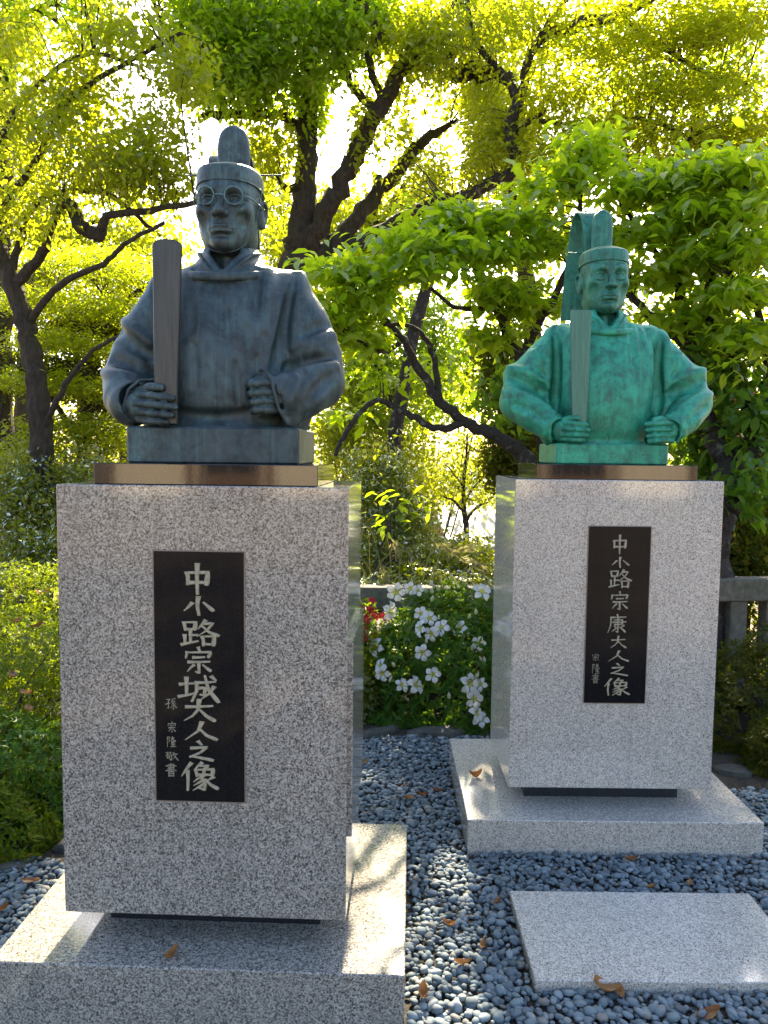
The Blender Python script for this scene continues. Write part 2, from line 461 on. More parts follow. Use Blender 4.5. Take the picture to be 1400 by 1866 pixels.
def plain(name, col, rough=0.7, metallic=0.0):
    m, nt, out = new_mat(name); g = N(nt)
    n = g.noise(g.coord(), 6, 5, 0.6)
    g.bsdf(out, g.mix(g.gray(n, 0.3, 0.7), tuple(c * 0.8 for c in col), col), rough, metallic)
    return m
M['shed_wall'] = plain("tan shed cladding", (0.36, 0.25, 0.14))
M['shed_roof'] = plain("pale shed roofing", (0.34, 0.34, 0.335), 0.6)
M['house_wall'] = plain("pale plaster", (0.62, 0.60, 0.57))
M['house_roof'] = plain("blue grey roof tile", (0.22, 0.24, 0.27))
M['dark_metal'] = plain("dark metal", (0.03, 0.03, 0.032), 0.5)
M['lamp_glass'] = plain("frosted lamp glass", (0.55, 0.60, 0.66), 0.4)
M['window_glass'] = plain("dark window pane", (0.05, 0.06, 0.07), 0.15)
M['cream_plaster'] = plain('cream plaster wall', (0.66, 0.56, 0.42))
M['brown_timber'] = plain('brown timber', (0.16, 0.09, 0.05))
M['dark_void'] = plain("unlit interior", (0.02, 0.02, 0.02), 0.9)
# ------------------------------------------------------------------ ground
def ground_z(x, y):
    t = np.clip((y - 6.0) / 12.0, 0, 1)
    return -2.8 * (t * t * (3 - 2 * t)) - 0.055 * (np.asarray(y) < 2.03)

xs = np.concatenate([np.linspace(-300, -30, 8)[:-1], np.linspace(-30, 30, 61), np.linspace(30, 300, 8)[1:]])
ys = np.concatenate([np.linspace(-250, -30, 8)[:-1], np.linspace(-30, 30, 61), [2.02, 2.04], np.linspace(30, 400, 10)[1:]])
ys = np.sort(ys)
gx, gy = np.meshgrid(xs, ys, indexing='ij')
gz = ground_z(gx, gy)
nx, ny = len(xs), len(ys)
ii = np.arange(nx * ny).reshape(nx, ny)
gf = np.stack([ii[:-1, :-1], ii[1:, :-1], ii[1:, 1:], ii[:-1, 1:]], -1).reshape(-1, 4)
ground = mesh_obj("ground", np.stack([gx, gy, gz], -1).reshape(-1, 3), gf, M['earth'], smooth=True)
tag(ground, kind="structure")

def sheet(name, poly, z, mat):
    o = mesh_obj(name, [(x, y, z) for x, y in poly], [tuple(range(len(poly)))], mat)
    tag(o, kind="structure")
    return o
planting_bed = sheet("planting_bed", [(-7, 2.2), (-1.35, 2.35), (-1.25, 4.0), (2.2, 4.02), (2.3, 3.3), (7, 3.2), (7, 6.0), (-7, 6.0)], 0.004, M['soil'])
gravel_bed = sheet("gravel_bed", [(0.075, 0.6), (2.6, 0.6), (2.6, 3.55), (2.0, 3.9), (1.2, 4.10), (-1.2, 4.10), (-1.5, 3.0), (-1.7, 2.05), (0.05, 2.05)], 0.008, M['soil'])

# ------------------------------------------------------------------ pedestals
LPED = (-0.4967, 2.084, 0.0352)
RPED = (0.9055, 2.9535, 0.0)
PW, PD, PZB, PZT = 0.8025, 0.52, 0.236, 1.4571
SLAB_W, SLAB_F, SLAB_B, SLAB_Z = 1.14, -0.0984, 0.7497, 0.1495
CAP_W, CAP_F, CAP_B, CAP_Z = 0.626, 0.0409, 0.462, 1.5154

GLYPH = {
 '中': [[(22,32),(23,68)], [(20,32),(80,30),(75,68)], [(24,64),(76,63)], [(50,4),(50,98)]],
 '小': [[(50,4),(51,92)], [(32,34),(10,70)], [(66,32),(92,70)]],
 '路': [[(10,10),(13,38)], [(9,10),(41,9),(37,36)], [(13,36),(38,35)], [(26,38),(26,84)], [(26,58),(43,56)], [(11,57),(12,88)], [(4,93),(45,80)],
        [(66,2),(48,32)], [(60,14),(85,12),(70,38),(46,60)], [(58,24),(76,46),(99,58)], [(57,62),(60,95)], [(57,62),(89,60),(86,94)], [(60,90),(86,90)]],
 '宗': [[(49,1),(53,13)], [(14,18),(11,38)], [(13,20),(88,17),(81,35)], [(34,38),(67,36)], [(19,55),(83,52)], [(50,54),(51,96),(42,91)], [(35,66),(17,88)], [(64,66),(86,87)]],
 '城': [[(4,35),(35,31)], [(19,10),(19,74)], [(1,79),(37,67)], [(44,26),(44,58),(33,93)], [(43,28),(88,23)], [(46,48),(65,46),(62,74),(54,71)],
        [(64,3),(72,52),(96,96)], [(86,42),(75,66),(56,86)], [(80,5),(89,17)]],
 '大': [[(12,35),(88,29)], [(50,3),(46,48),(30,74),(8,92)], [(50,44),(70,72),(95,93)]],
 '人': [[(53,5),(42,50),(6,91)], [(46,38),(66,70),(96,90)]],
 '之': [[(45,3),(55,17)], [(22,36),(76,29),(52,56),(18,77)], [(20,74),(48,80),(94,92)]],
 '像': [[(27,3),(2,47)], [(17,30),(17,97)], [(56,1),(37,25)], [(50,12),(73,11),(63,25)], [(40,25),(42,46)], [(40,26),(88,23),(83,44)], [(43,44),(82,43)],
        [(62,26),(60,44)], [(60,46),(36,66)], [(53,52),(66,70),(63,96),(51,90)], [(60,62),(36,80)], [(62,75),(34,97)], [(88,50),(70,64)], [(67,60),(80,78),(98,91)]],
 '康': [[(49,1),(54,11)], [(16,17),(93,13)], [(18,16),(16,60),(3,97)], [(34,30),(77,28),(75,52)], [(26,42),(94,39)], [(36,54),(74,52)], [(54,20),(54,97),(45,91)],
        [(36,62),(43,71)], [(46,72),(25,91)], [(85,58),(68,70)], [(62,68),(92,93)]],
 '孫': [[(8,14),(39,12),(24,30)], [(24,30),(28,88),(18,81)], [(3,55),(43,41)], [(85,3),(50,16)], [(66,16),(52,32),(75,34)], [(79,26),(52,54),(87,50)],
        [(70,52),(70,97),(62,91)], [(58,66),(45,85)], [(80,64),(95,83)]],
 '隆': [[(10,8),(35,7),(22,30),(34,44),(22,57)], [(10,8),(10,97)], [(63,1),(44,27)], [(58,12),(81,11),(46,41)], [(56,20),(94,43)], [(54,48),(85,46)],
        [(57,53),(47,69)], [(54,62),(89,60)], [(70,50),(70,94)], [(54,77),(87,75)], [(43,96),(97,93)]],
 '敬': [[(5,14),(51,12)], [(18,3),(18,23)], [(36,3),(36,23)], [(17,27),(3,49)], [(14,36),(49,34),(45,89),(36,83)], [(14,50),(14,72)], [(14,50),(33,50),(31,70)], [(15,70),(31,69)],
        [(67,3),(52,39)], [(62,22),(95,19)], [(83,22),(74,57),(47,95)], [(62,36),(97,93)]],
 '書': [[(28,8),(75,7),(73,34)], [(7,20),(95,18)], [(28,32),(73,31)], [(50,0),(50,58)], [(22,44),(79,43)], [(4,58),(96,55)], [(28,66),(28,98)], [(28,66),(73,65),(73,98)],
        [(30,80),(70,79)], [(30,95),(71,94)]],
}

def brush(pts, w, rng):
    """one brush stroke as a ridged ribbon: widths swell at the start and the end like a written line"""
    P = np.array(pts, float)
    if len(P) == 2:
        mid = P.mean(0) + rng.normal(0, 0.02 * np.linalg.norm(P[1] - P[0]), 2)
        Q = smooth_path([P[0], mid, P[1]], 4)
    else:
        seg = []
        for a, b in zip(P[:-1], P[1:]):
            for t in np.linspace(0, 1, 5, endpoint=False):
                seg.append(a * (1 - t) + b * t)
        seg.append(P[-1]); Q = np.array(seg)
    n = len(Q)
    t = np.linspace(0, 1, n)
    steep = P[-1] - P[0]
    taper = 0.35 if (abs(steep[0]) > 12 and steep[1] > 12 and steep[0] < 0) else 0.75
    ww = w * (0.86 + 0.26 * np.exp(-(t / 0.15) ** 2)) * (1 - (1 - taper) * t ** 2)
    if steep[0] > 12 and steep[1] > 12:
        ww = w * (0.55 + 0.65 * t) * np.where(t > 0.9, 0.7, 1.0)
    tan = np.gradient(Q, axis=0); tan /= np.linalg.norm(tan, axis=1)[:, None] + 1e-9
    nor = np.stack([-tan[:, 1], tan[:, 0]], 1)
    ext = Q.copy(); ext[0] -= tan[0] * w * 0.30; ext[-1] += tan[-1] * w * 0.30
    return ext, nor, ww

def glyph_mesh(name, ch, x0, x1, z0, z1, yface, weight, mat, parent, rng):
    V, F = [], []
    sx, sz = (x1 - x0) / 100.0, (z1 - z0) / 100.0
    for si, st in enumerate(GLYPH[ch]):
        Q, nor, ww = brush(st, weight, rng)
        base = len(V); lift = 0.0006 * (si % 5)
        for q, nn, w in zip(Q, nor, ww):
            for off, h in ((-0.5, 0.0), (-0.30, 0.0016), (0.30, 0.0016), (0.5, 0.0)):
                p = q + nn * off * w
                V.append((x0 + p[0] * sx, yface - 0.0004 - h - (lift if h else 0), z1 - p[1] * sz))
        for i in range(len(Q) - 1):
            for j in range(3):
                a = base + i * 4 + j
                F.append((a, a + 1, a + 5, a + 4))
        e = base + (len(Q) - 1) * 4
        F.append((base, base + 1, base + 2, base + 3)); F.append((e + 3, e + 2, e + 1, e))
    return mesh_obj(name, V, F, mat, parent)

L_TEXT = [('中',-0.0606,0.0388,1.1617,1.2466),('小',-0.0554,0.0385,1.0992,1.1555),('路',-0.0591,0.0471,1.0151,1.0897),('宗',-0.0537,0.0360,0.9378,1.0131),
 ('城',-0.0651,0.0493,0.8575,0.9356),('大',-0.0550,0.0383,0.8027,0.8676),('人',-0.0510,0.0426,0.7481,0.8053),('之',-0.0484,0.0330,0.6897,0.7490),('像',-0.0598,0.0433,0.6064,0.6874),
 ('孫',-0.1027,-0.0692,0.8361,0.8696),('宗',-0.0988,-0.0713,0.7704,0.8026),('隆',-0.1008,-0.0733,0.7295,0.7602),('敬',-0.1044,-0.0675,0.6903,0.7162),('書',-0.1047,-0.0725,0.6460,0.6831)]
R_TEXT = [('中',-0.0344,0.0456,1.1736,1.2481),('小',-0.0284,0.0476,1.1167,1.1621),('路',-0.0331,0.0546,1.0385,1.1128),('宗',-0.0281,0.0534,0.9521,1.0258),
 ('康',-0.0316,0.0436,0.8631,0.9361),('大',-0.0202,0.0457,0.8022,0.8524),('人',-0.0269,0.0562,0.7478,0.7949),('之',-0.0252,0.0561,0.6909,0.7432),('像',-0.0362,0.0630,0.6141,0.6833),
 ('宗',-0.0898,-0.0577,0.7509,0.7811),('隆',-0.0874,-0.0561,0.7006,0.7405),('書',-0.0872,-0.0570,0.6633,0.6987)]

def pedestal(name, frame, mat, text, plq, weight, label):
    root = empty(name, (frame[0], frame[1], 0), -frame[2])
    tag(root, label, "pedestal")
    hw, hs, hc = PW / 2, SLAB_W / 2, CAP_W / 2
    block("base_slab", -hs, hs, SLAB_F, SLAB_B, -0.06, SLAB_Z, mat, root, 0.003)
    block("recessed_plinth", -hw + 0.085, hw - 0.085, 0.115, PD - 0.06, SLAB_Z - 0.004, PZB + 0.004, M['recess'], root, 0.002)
    block("granite_block", -hw, hw, 0.0, PD, PZB, PZT, mat, root, 0.003)
    block("cap_slab", -hc, hc, CAP_F, CAP_B, PZT, CAP_Z, M['black_granite'], root, 0.002)
    x0, x1, z0, z1 = plq
    pq = block("plaque", x0, x1, -0.006, 0.02, z0, z1, M['plaque'], root, 0.0015)
    tag(pq, "black polished stone plaque with a column of pale brush characters")
    e = 0.0035
    rims = join_geo([box_geo(x0 - e, x1 + e, -0.003, 0.01, z1, z1 + e, 0.0005), box_geo(x0 - e, x1 + e, -0.003, 0.01, z0 - e, z0, 0.0005),
                     box_geo(x0 - e, x0, -0.0032, 0.01, z0, z1, 0.0005), box_geo(x1, x1 + e, -0.0032, 0.01, z0, z1, 0.0005)])
    mesh_obj("plaque_rim", rims[0], rims[1], M['rim'], root)
    rng = np.random.default_rng(3)
    for ch, a, b, c, d in text:
        big = (d - c) > 0.042
        glyph_mesh("character", ch, a, b, c, d, -0.006, weight * (1.0 if big else 0.62) * (1.25 if ch in '大人之小中' else 1.0), M['lettering'], pq, rng)
    return root

lped = pedestal("statue_pedestal", LPED, M['granite_coarse'], L_TEXT, (-0.1320, 0.1160, 0.5750, 1.2770), 11.5,
                "nearer granite pedestal with coarse dark speckle under the blue grey bust with spectacles")
rped = pedestal("statue_pedestal", RPED, M['granite_fine'], R_TEXT, (-0.1130, 0.1250, 0.5840, 1.2780), 9.5,
                "farther granite pedestal with pale fine speckle under the bright green bust")
side = block("side_plaque", PW / 2 - 0.01, PW / 2 + 0.014, 0.022, 0.49, 0.47, 1.03, M['granite_coarse'], lped, 0.002)
tag(side, "upright stone inscription slab fixed to the pedestal's right side")
F0 = (0.862, 2.0965)
foot_slab = block("stepping_slab", -0.414, 0.414, -0.22, 0.2333, -0.05, 0.0482, M['granite_fine'], None, 0.003)
foot_slab.location = (F0[0], F0[1] + 0.22, 0)
tag(foot_slab, "low flat pale granite slab lying in the pebbles before the green bust's pedestal", "stone slab")
# ------------------------------------------------------------------ sculpting with distance fields
class Vol:
    """a block of space holding signed distances; shapes are merged into it and cut out of it, then skinned"""
    def __init__(s, lo, hi, h):
        s.lo = np.array(lo, np.float32); s.h = h
        s.ax = [np.arange(lo[i], hi[i] + h, h, dtype=np.float32) for i in range(3)]
        s.F = np.full([len(a) for a in s.ax], 0.2, np.float32)
    def win(s, lo, hi, pad):
        sl = []
        for i in range(3):
            a = s.ax[i]
            i0 = max(0, int((lo[i] - pad - a[0]) / s.h) - 1); i1 = min(len(a), int((hi[i] + pad - a[0]) / s.h) + 3)
            if i1 <= i0: return None
            sl.append(slice(i0, i1))
        X = s.ax[0][sl[0]][:, None, None]; Y = s.ax[1][sl[1]][None, :, None]; Z = s.ax[2][sl[2]][None, None, :]
        return tuple(sl), X, Y, Z
    def op(s, prim, k, cut=False):
        f, lo, hi = prim
        w = s.win(lo, hi, max(k, s.h * 2) + 0.012)
        if w is None: return
        sl, X, Y, Z = w
        d = f(X, Y, Z).astype(np.float32)
        A = s.F[sl]
        if cut:
            d = -d
            if k > 0:
                h = np.maximum(k - np.abs(A - d), 0) / k
                s.F[sl] = np.maximum(A, d) + h * h * k * 0.25
            else: s.F[sl] = np.maximum(A, d)
        else:
            if k > 0:
                h = np.maximum(k - np.abs(A - d), 0) / k
                s.F[sl] = np.minimum(A, d) - h * h * k * 0.25
            else: s.F[sl] = np.minimum(A, d)
    def add(s, prim, k=0.0): s.op(prim, k)
    def front(s, x, z):
        """depth of the first surface met from the front at (x, z)"""
        i = int(np.clip(round((x - s.lo[0]) / s.h), 0, len(s.ax[0]) - 1)); k = int(np.clip(round((z - s.lo[2]) / s.h), 0, len(s.ax[2]) - 1))
        col = s.F[i, :, k]; hit = np.nonzero(col < 0)[0]
        if len(hit) == 0: return None
        j = hit[0]
        if j == 0: return float(s.ax[1][0])
        t = col[j - 1] / (col[j - 1] - col[j])
        return float(s.ax[1][j - 1] + t * s.h)
    def fold(s, pts, k=0.016, depth=0.0, groove=False):
        """a fold laid along the surface, rows x z r; depth sinks its spine below the surface (in units of r)"""
        P = smooth_path(pts, 5); out = []
        for x, z, r in P:
            y = s.front(x, z)
            if y is None: continue
            if out and abs(y - out[-1][1]) > 0.05: y = out[-1][1]
            out.append((x, y + depth * r, z, max(r, 0.001)))
        if len(out) < 2: return
        out = np.array(out); ys = out[:, 1].copy()
        for _ in range(2): ys[1:-1] = (ys[:-2] + 2 * ys[1:-1] + ys[2:]) / 4
        out[:, 1] = ys
        s.op(p_chain(out), k, groove)
    def ridge(s, pts, k=0.016, depth=0.35): s.fold(pts, k, depth, False)
    def groove(s, pts, k=0.016, depth=-0.25): s.fold(pts, k, depth, True)
    def cut(s, prim, k=0.0): s.op(prim, k, True)
    def skin(s):
        F = s.F; n = F.shape
        inside = F < 0
        acc = np.zeros((n[0] - 1, n[1] - 1, n[2] - 1, 3), np.float32); cnt = np.zeros((n[0] - 1, n[1] - 1, n[2] - 1), np.float32)
        def sub(A, o): return A[o[0]:n[0] - 1 + o[0], o[1]:n[1] - 1 + o[1], o[2]:n[2] - 1 + o[2]]
        corners = [(i, j, k) for i in (0, 1) for j in (0, 1) for k in (0, 1)]
        for a in corners:
            for ax in range(3):
                if a[ax]: continue
                b = list(a); b[ax] = 1; b = tuple(b)
                fa, fb = sub(F, a), sub(F, b)
                m = (fa < 0) != (fb < 0)
                if not m.any(): continue
                idx = np.nonzero(m)
                t = fa[idx] / (fa[idx] - fb[idx])
                p = np.tile(np.array(a, np.float32), (len(t), 1)); p[:, ax] += t
                acc[idx] += p; cnt[idx] += 1
        act = cnt > 0
        vid = np.full(act.shape, -1, np.int64)
        cells = np.argwhere(act)
        vid[act] = np.arange(len(cells))
        V = s.lo + s.h * (cells + acc[act] / cnt[act][:, None])
        faces = []
        for ax in range(3):
            u, v = (ax + 1) % 3, (ax + 2) % 3
            sl0 = [slice(None)] * 3; sl1 = [slice(None)] * 3
            sl0[ax] = slice(0, n[ax] - 1); sl1[ax] = slice(1, n[ax])
            a, b = inside[tuple(sl0)], inside[tuple(sl1)]
            e = np.argwhere(a != b)
            e = e[(e[:, u] > 0) & (e[:, v] > 0) & (e[:, u] < n[u] - 1) & (e[:, v] < n[v] - 1)]
            if len(e) == 0: continue
            flip = a[tuple(e.T)]
            def c(du, dv):
                q = e.copy(); q[:, u] += du; q[:, v] += dv
                return vid[tuple(q.T)]
            q = np.stack([c(-1, -1), c(0, -1), c(0, 0), c(-1, 0)], 1)
            q[~flip] = q[~flip][:, ::-1]
            faces.append(q)
        return V, np.vstack(faces)

def p_ell(c, r, R=None):
    c = np.array(c, float); r = np.array(r, float); m = r.max()
    def f(X, Y, Z):
        x, y, z = X - c[0], Y - c[1], Z - c[2]
        if R is not None:
            x, y, z = R[0][0] * x + R[0][1] * y + R[0][2] * z, R[1][0] * x + R[1][1] * y + R[1][2] * z, R[2][0] * x + R[2][1] * y + R[2][2] * z
        k0 = np.sqrt((x / r[0]) ** 2 + (y / r[1]) ** 2 + (z / r[2]) ** 2)
        k1 = np.sqrt((x / r[0] ** 2) ** 2 + (y / r[1] ** 2) ** 2 + (z / r[2] ** 2) ** 2) + 1e-9
        return k0 * (k0 - 1) / k1
    e = r if R is None else np.array([m, m, m])
    return f, c - e, c + e

def p_chain(pts, sq=(1, 1, 1)):
    """rounded tube through rows x y z r; sq squeezes an axis"""
    P = np.array(pts, float); q = np.array(sq, float)
    def f(X, Y, Z):
        best = None
        for a, b in zip(P[:-1], P[1:]):
            d = (b[:3] - a[:3]) / q; L = float(d @ d) + 1e-12
            x, y, z = (X - a[0]) / q[0], (Y - a[1]) / q[1], (Z - a[2]) / q[2]
            t = np.clip((x * d[0] + y * d[1] + z * d[2]) / L, 0, 1)
            s = np.sqrt((x - d[0] * t) ** 2 + (y - d[1] * t) ** 2 + (z - d[2] * t) ** 2) - (a[3] + (b[3] - a[3]) * t)
            best = s if best is None else np.minimum(best, s)
        return best * min(1.0, q.min())
    R = P[:, 3:4] * np.maximum(q, 1)
    return f, (P[:, :3] - R).min(0), (P[:, :3] + R).max(0)

def p_box(lo, hi, r=0.0):
    lo, hi = np.array(lo, float), np.array(hi, float); c, e = (lo + hi) / 2, (hi - lo) / 2 - r
    def f(X, Y, Z):
        x, y, z = np.abs(X - c[0]) - e[0], np.abs(Y - c[1]) - e[1], np.abs(Z - c[2]) - e[2]
        return np.sqrt(np.maximum(x, 0) ** 2 + np.maximum(y, 0) ** 2 + np.maximum(z, 0) ** 2) + np.minimum(np.maximum(np.maximum(x, y), z), 0) - r
    return f, lo, hi

def p_loft(rows, power=2.6):
    """stack of rounded-square sections, rows: z cx cy rx ry"""
    P = np.array(smooth_path(rows, 6)); o = np.argsort(P[:, 0]); P = P[o]
    def f(X, Y, Z):
        z = Z.ravel()
        cx, cy, rx, ry = [np.interp(z, P[:, 0], P[:, i])[None, None, :] for i in (1, 2, 3, 4)]
        k = ((np.abs(X - cx) / rx) ** power + (np.abs(Y - cy) / ry) ** power) ** (1 / power)
        d = (k - 1) * np.minimum(rx, ry)
        dz = np.maximum(P[0, 0] - Z, Z - P[-1, 0])
        return np.maximum(d, dz)
    lo = [(P[:, 1] - P[:, 3]).min(), (P[:, 2] - P[:, 4]).min(), P[0, 0]]
    hi = [(P[:, 1] + P[:, 3]).max(), (P[:, 2] + P[:, 4]).max(), P[-1, 0]]
    return f, np.array(lo), np.array(hi)

def p_ring(c, rx, ry, tilt, r, squash=1.0):
    """closed cord: an ellipse in plan that dips towards the front by tilt"""
    a = np.linspace(0, 2 * np.pi, 29)
    pts = [(c[0] + rx * math.cos(t), c[1] + ry * math.sin(t), c[2] + tilt * math.sin(t), r) for t in a]
    return p_chain(pts, (1, 1, squash))

def vol_obj(name, vol, mat, parent, xf=None):
    V, F = vol.skin()
    if xf is not None: V = xf(V)
    return mesh_obj(name, V, F, mat, parent, smooth=True)

# ------------------------------------------------------------------ the head (life-size numbers, scaled later)
def head_volume(o):
    v = Vol((-0.108, -0.135, -0.215), (0.108, 0.125, 0.085), 0.0022)
    A, C = v.add, v.cut
    w, j = o['wide'], o['jaw']
    A(p_ell((0, 0.014, 0.03), (0.077 * w, 0.096, 0.092)))
    A(p_ell((0, -0.030, 0.035), (0.066 * w, 0.058, 0.055)), 0.03)
    A(p_ell((0, -0.026, -0.030), (0.0665 * w, 0.060, 0.078)), 0.03)
    A(p_ell((0, -0.030, -0.070), (0.057 * j, 0.053, 0.046)), 0.035)
    for s in (-1, 1):
        A(p_ell((s * 0.052 * j, 0.004, -0.060), (0.016, 0.032, 0.030)), 0.03)
        A(p_ell((s * 0.046 * w, -0.058, -0.024), (0.022, 0.024, 0.020)), 0.024)
    A(p_ell((0, -0.074, -0.100), (0.024 * j, 0.018, 0.017)), 0.026)
    A(p_chain([(-0.044, -0.068, 0.018, 0.013), (-0.020, -0.083, 0.022, 0.012), (0, -0.082, 0.018, 0.010), (0.020, -0.083, 0.022, 0.012), (0.044, -0.068, 0.018, 0.013)]), 0.016)
    for s in (-1, 1):
        C(p_ell((s * 0.032, -0.098, 0.001), (0.021, 0.0215, 0.0140)), 0.012)
        A(p_ell((s * 0.032, -0.070, -0.001), (0.0165, 0.0155, 0.0150)), 0.003)
        # brow hair, upper lid fold, eye slit, lower lid, bag
        A(p_chain([(s * 0.014, -0.0915, 0.0185, 0.0028), (s * 0.030, -0.0900, 0.0255, 0.0034), (s * 0.050, -0.0740, 0.0205, 0.0022)]), 0.005)
        A(p_chain([(s * 0.0155, -0.0820, -0.0005, 0.0020), (s * 0.024, -0.0875, 0.0062, 0.0027), (s * 0.034, -0.0880, 0.0072, 0.0029), (s * 0.044, -0.0815, 0.0042, 0.0024), (s * 0.0500, -0.0735, -0.0030, 0.0018)]), 0.003)
        C(p_chain([(s * 0.018, -0.0875, -0.0016, 0.0014), (s * 0.026, -0.0900, 0.0010, 0.0044), (s * 0.036, -0.0895, 0.0010, 0.0044), (s * 0.046, -0.0820, -0.0016, 0.0016)]), 0.0015)
        A(p_chain([(s * 0.018, -0.0830, -0.0050, 0.0018), (s * 0.031, -0.0865, -0.0068, 0.0022), (s * 0.045, -0.0795, -0.0050, 0.0018)]), 0.003)
        if o['bags']:
            A(p_ell((s * 0.031, -0.0825, -0.0135), (0.0165, 0.0075, 0.0066)), 0.003)
            C(p_chain([(s * 0.015, -0.0885, -0.0150, 0.0020), (s * 0.026, -0.0900, -0.0220, 0.0028), (s * 0.040, -0.0865, -0.0205, 0.0024), (s * 0.049, -0.0790, -0.0120, 0.001)]), 0.004)
            for q in (0, 1, 2):
                C(p_chain([(s * 0.050, -0.0775, -0.002 - 0.005 * q, 0.0010), (s * 0.060, -0.0650, -0.001 - 0.008 * q, 0.0008)]), 0.002)
    # nose
    A(p_chain([(0, -0.0860, 0.012, 0.0070), (0, -0.0985, -0.012, 0.0078), (0, -0.1100, -0.031, 0.0100)]), 0.010)
    A(p_ell((0, -0.1120, -0.0355), (0.0120, 0.0110, 0.0095)), 0.006)
    for s in (-1, 1):
        A(p_ell((s * 0.0145, -0.0990, -0.0375), (0.0082, 0.0105, 0.0078)), 0.005)
        C(p_ell((s * 0.0075, -0.1070, -0.0455), (0.0045, 0.0050, 0.0030)), 0.003)
        C(p_chain([(s * 0.0190, -0.0990, -0.0330, 0.0030), (s * 0.0285, -0.0920, -0.0480, 0.0046), (s * 0.0355, -0.0825, -0.0700, 0.0042), (s * 0.0350, -0.0755, -0.0890, 0.0020)]), 0.006)
        C(p_ell((s * 0.0500, -0.0780, -0.0560), (0.010, 0.010, 0.022)), o['hollow'])
    # mouth and chin
    A(p_ell((0, -0.0800, -0.0640), (0.0300, 0.0170, 0.0200)), 0.014)
    A(p_chain([(-0.0255, -0.0865, -0.0700, 0.0028), (-0.0110, -0.0985, -0.0655, 0.0040), (0, -0.1000, -0.0665, 0.0040), (0.0110, -0.0985, -0.0655, 0.0040), (0.0255, -0.0865, -0.0700, 0.0028)]), 0.004)
    A(p_chain([(-0.0200, -0.0895, -0.0750, 0.0030), (0, -0.0980, -0.0765, 0.0048), (0.0200, -0.0895, -0.0750, 0.0030)]), 0.004)
    C(p_chain([(-0.0290, -0.0880, -0.0728, 0.0016), (-0.0120, -0.1015, -0.0702, 0.0018), (0, -0.1035, -0.0712, 0.0017), (0.0120, -0.1015, -0.0702, 0.0018), (0.0290, -0.0880, -0.0728, 0.0016)]), 0.002)
    C(p_chain([(0, -0.1015, -0.0480, 0.0018), (0, -0.1015, -0.0600, 0.0018)]), 0.004)
    C(p_chain([(-0.0160, -0.0890, -0.0870, 0.0035), (0, -0.0935, -0.0855, 0.0045), (0.0160, -0.0890, -0.0870, 0.0035)]), 0.008)
    if o['wrinkles']:
        for q, zz in enumerate((0.030, 0.037)):
            C(p_chain([(-0.045, -0.0770, zz, 0.0010), (-0.02, -0.0915, zz + 0.003, 0.0014), (0, -0.0935, zz, 0.0012), (0.02, -0.0915, zz + 0.003, 0.0014), (0.045, -0.0770, zz, 0.0010)]), 0.004)
        for s in (-1, 1):
            C(p_chain([(s * 0.046, -0.0700, -0.0750, 0.0016), (s * 0.043, -0.0680, -0.0950, 0.0012)]), 0.006)
    for s in (-1, 1):   # frown lines
        C(p_chain([(s * 0.0065, -0.0915, 0.0140, 0.0012), (s * 0.0075, -0.0915, 0.0240, 0.0010)]), 0.004)
    # ears
    for s in (-1, 1):
        x = s * 0.0770 * w
        A(p_ell((x, 0.016, -0.012), (0.0100, 0.0190, 0.0330)), 0.006)
        A(p_chain([(x - s * 0.002, 0.000, 0.010, 0.0040), (x + s * 0.009, 0.012, 0.0215, 0.0042), (x + s * 0.012, 0.030, 0.0120, 0.0044), (x + s * 0.010, 0.034, -0.0100, 0.0042), (x + s * 0.004, 0.020, -0.0360, 0.0060)]), 0.005)
        C(p_ell((x + s * 0.0125, 0.014, -0.004), (0.0065, 0.0120, 0.0180)), 0.004)
        A(p_ell((x + s * 0.003, 0.004, -0.012), (0.005, 0.0045, 0.0065)), 0.003)
    # neck
    A(p_chain([(0, 0.024, -0.06, 0.052), (0, 0.034, -0.24, 0.060)]), 0.020)
    for s in (-1, 1):
        A(p_chain([(s * 0.050, 0.010, -0.080, 0.010), (s * 0.018, -0.022, -0.190, 0.011)]), 0.022)
    A(p_ell((0, -0.026, -0.145), (0.012, 0.012, 0.016)), 0.018)
    return v

def hat_volume(dz):
    v = Vol((-0.112, -0.125, 0.010), (0.112, 0.150, 0.240), 0.0026)
    v.add(p_loft([(0.034 + dz, 0, 0.012, 0.0775, 0.1020), (0.050 + dz, 0, 0.012, 0.0785, 0.1035), (0.068 + dz, 0, 0.013, 0.0785, 0.1025), (0.0755 + dz, 0, 0.014, 0.0770, 0.1000), (0.083 + dz, 0, 0.016, 0.070, 0.086), (0.092 + dz, 0, 0.019, 0.050, 0.066), (0.097 + dz, 0, 0.022, 0.030, 0.046)], 2.3), 0)
    v.cut(p_ell((0, 0.012, 0.030 + dz), (0.0735, 0.0955, 0.018)), 0.003)
    return v

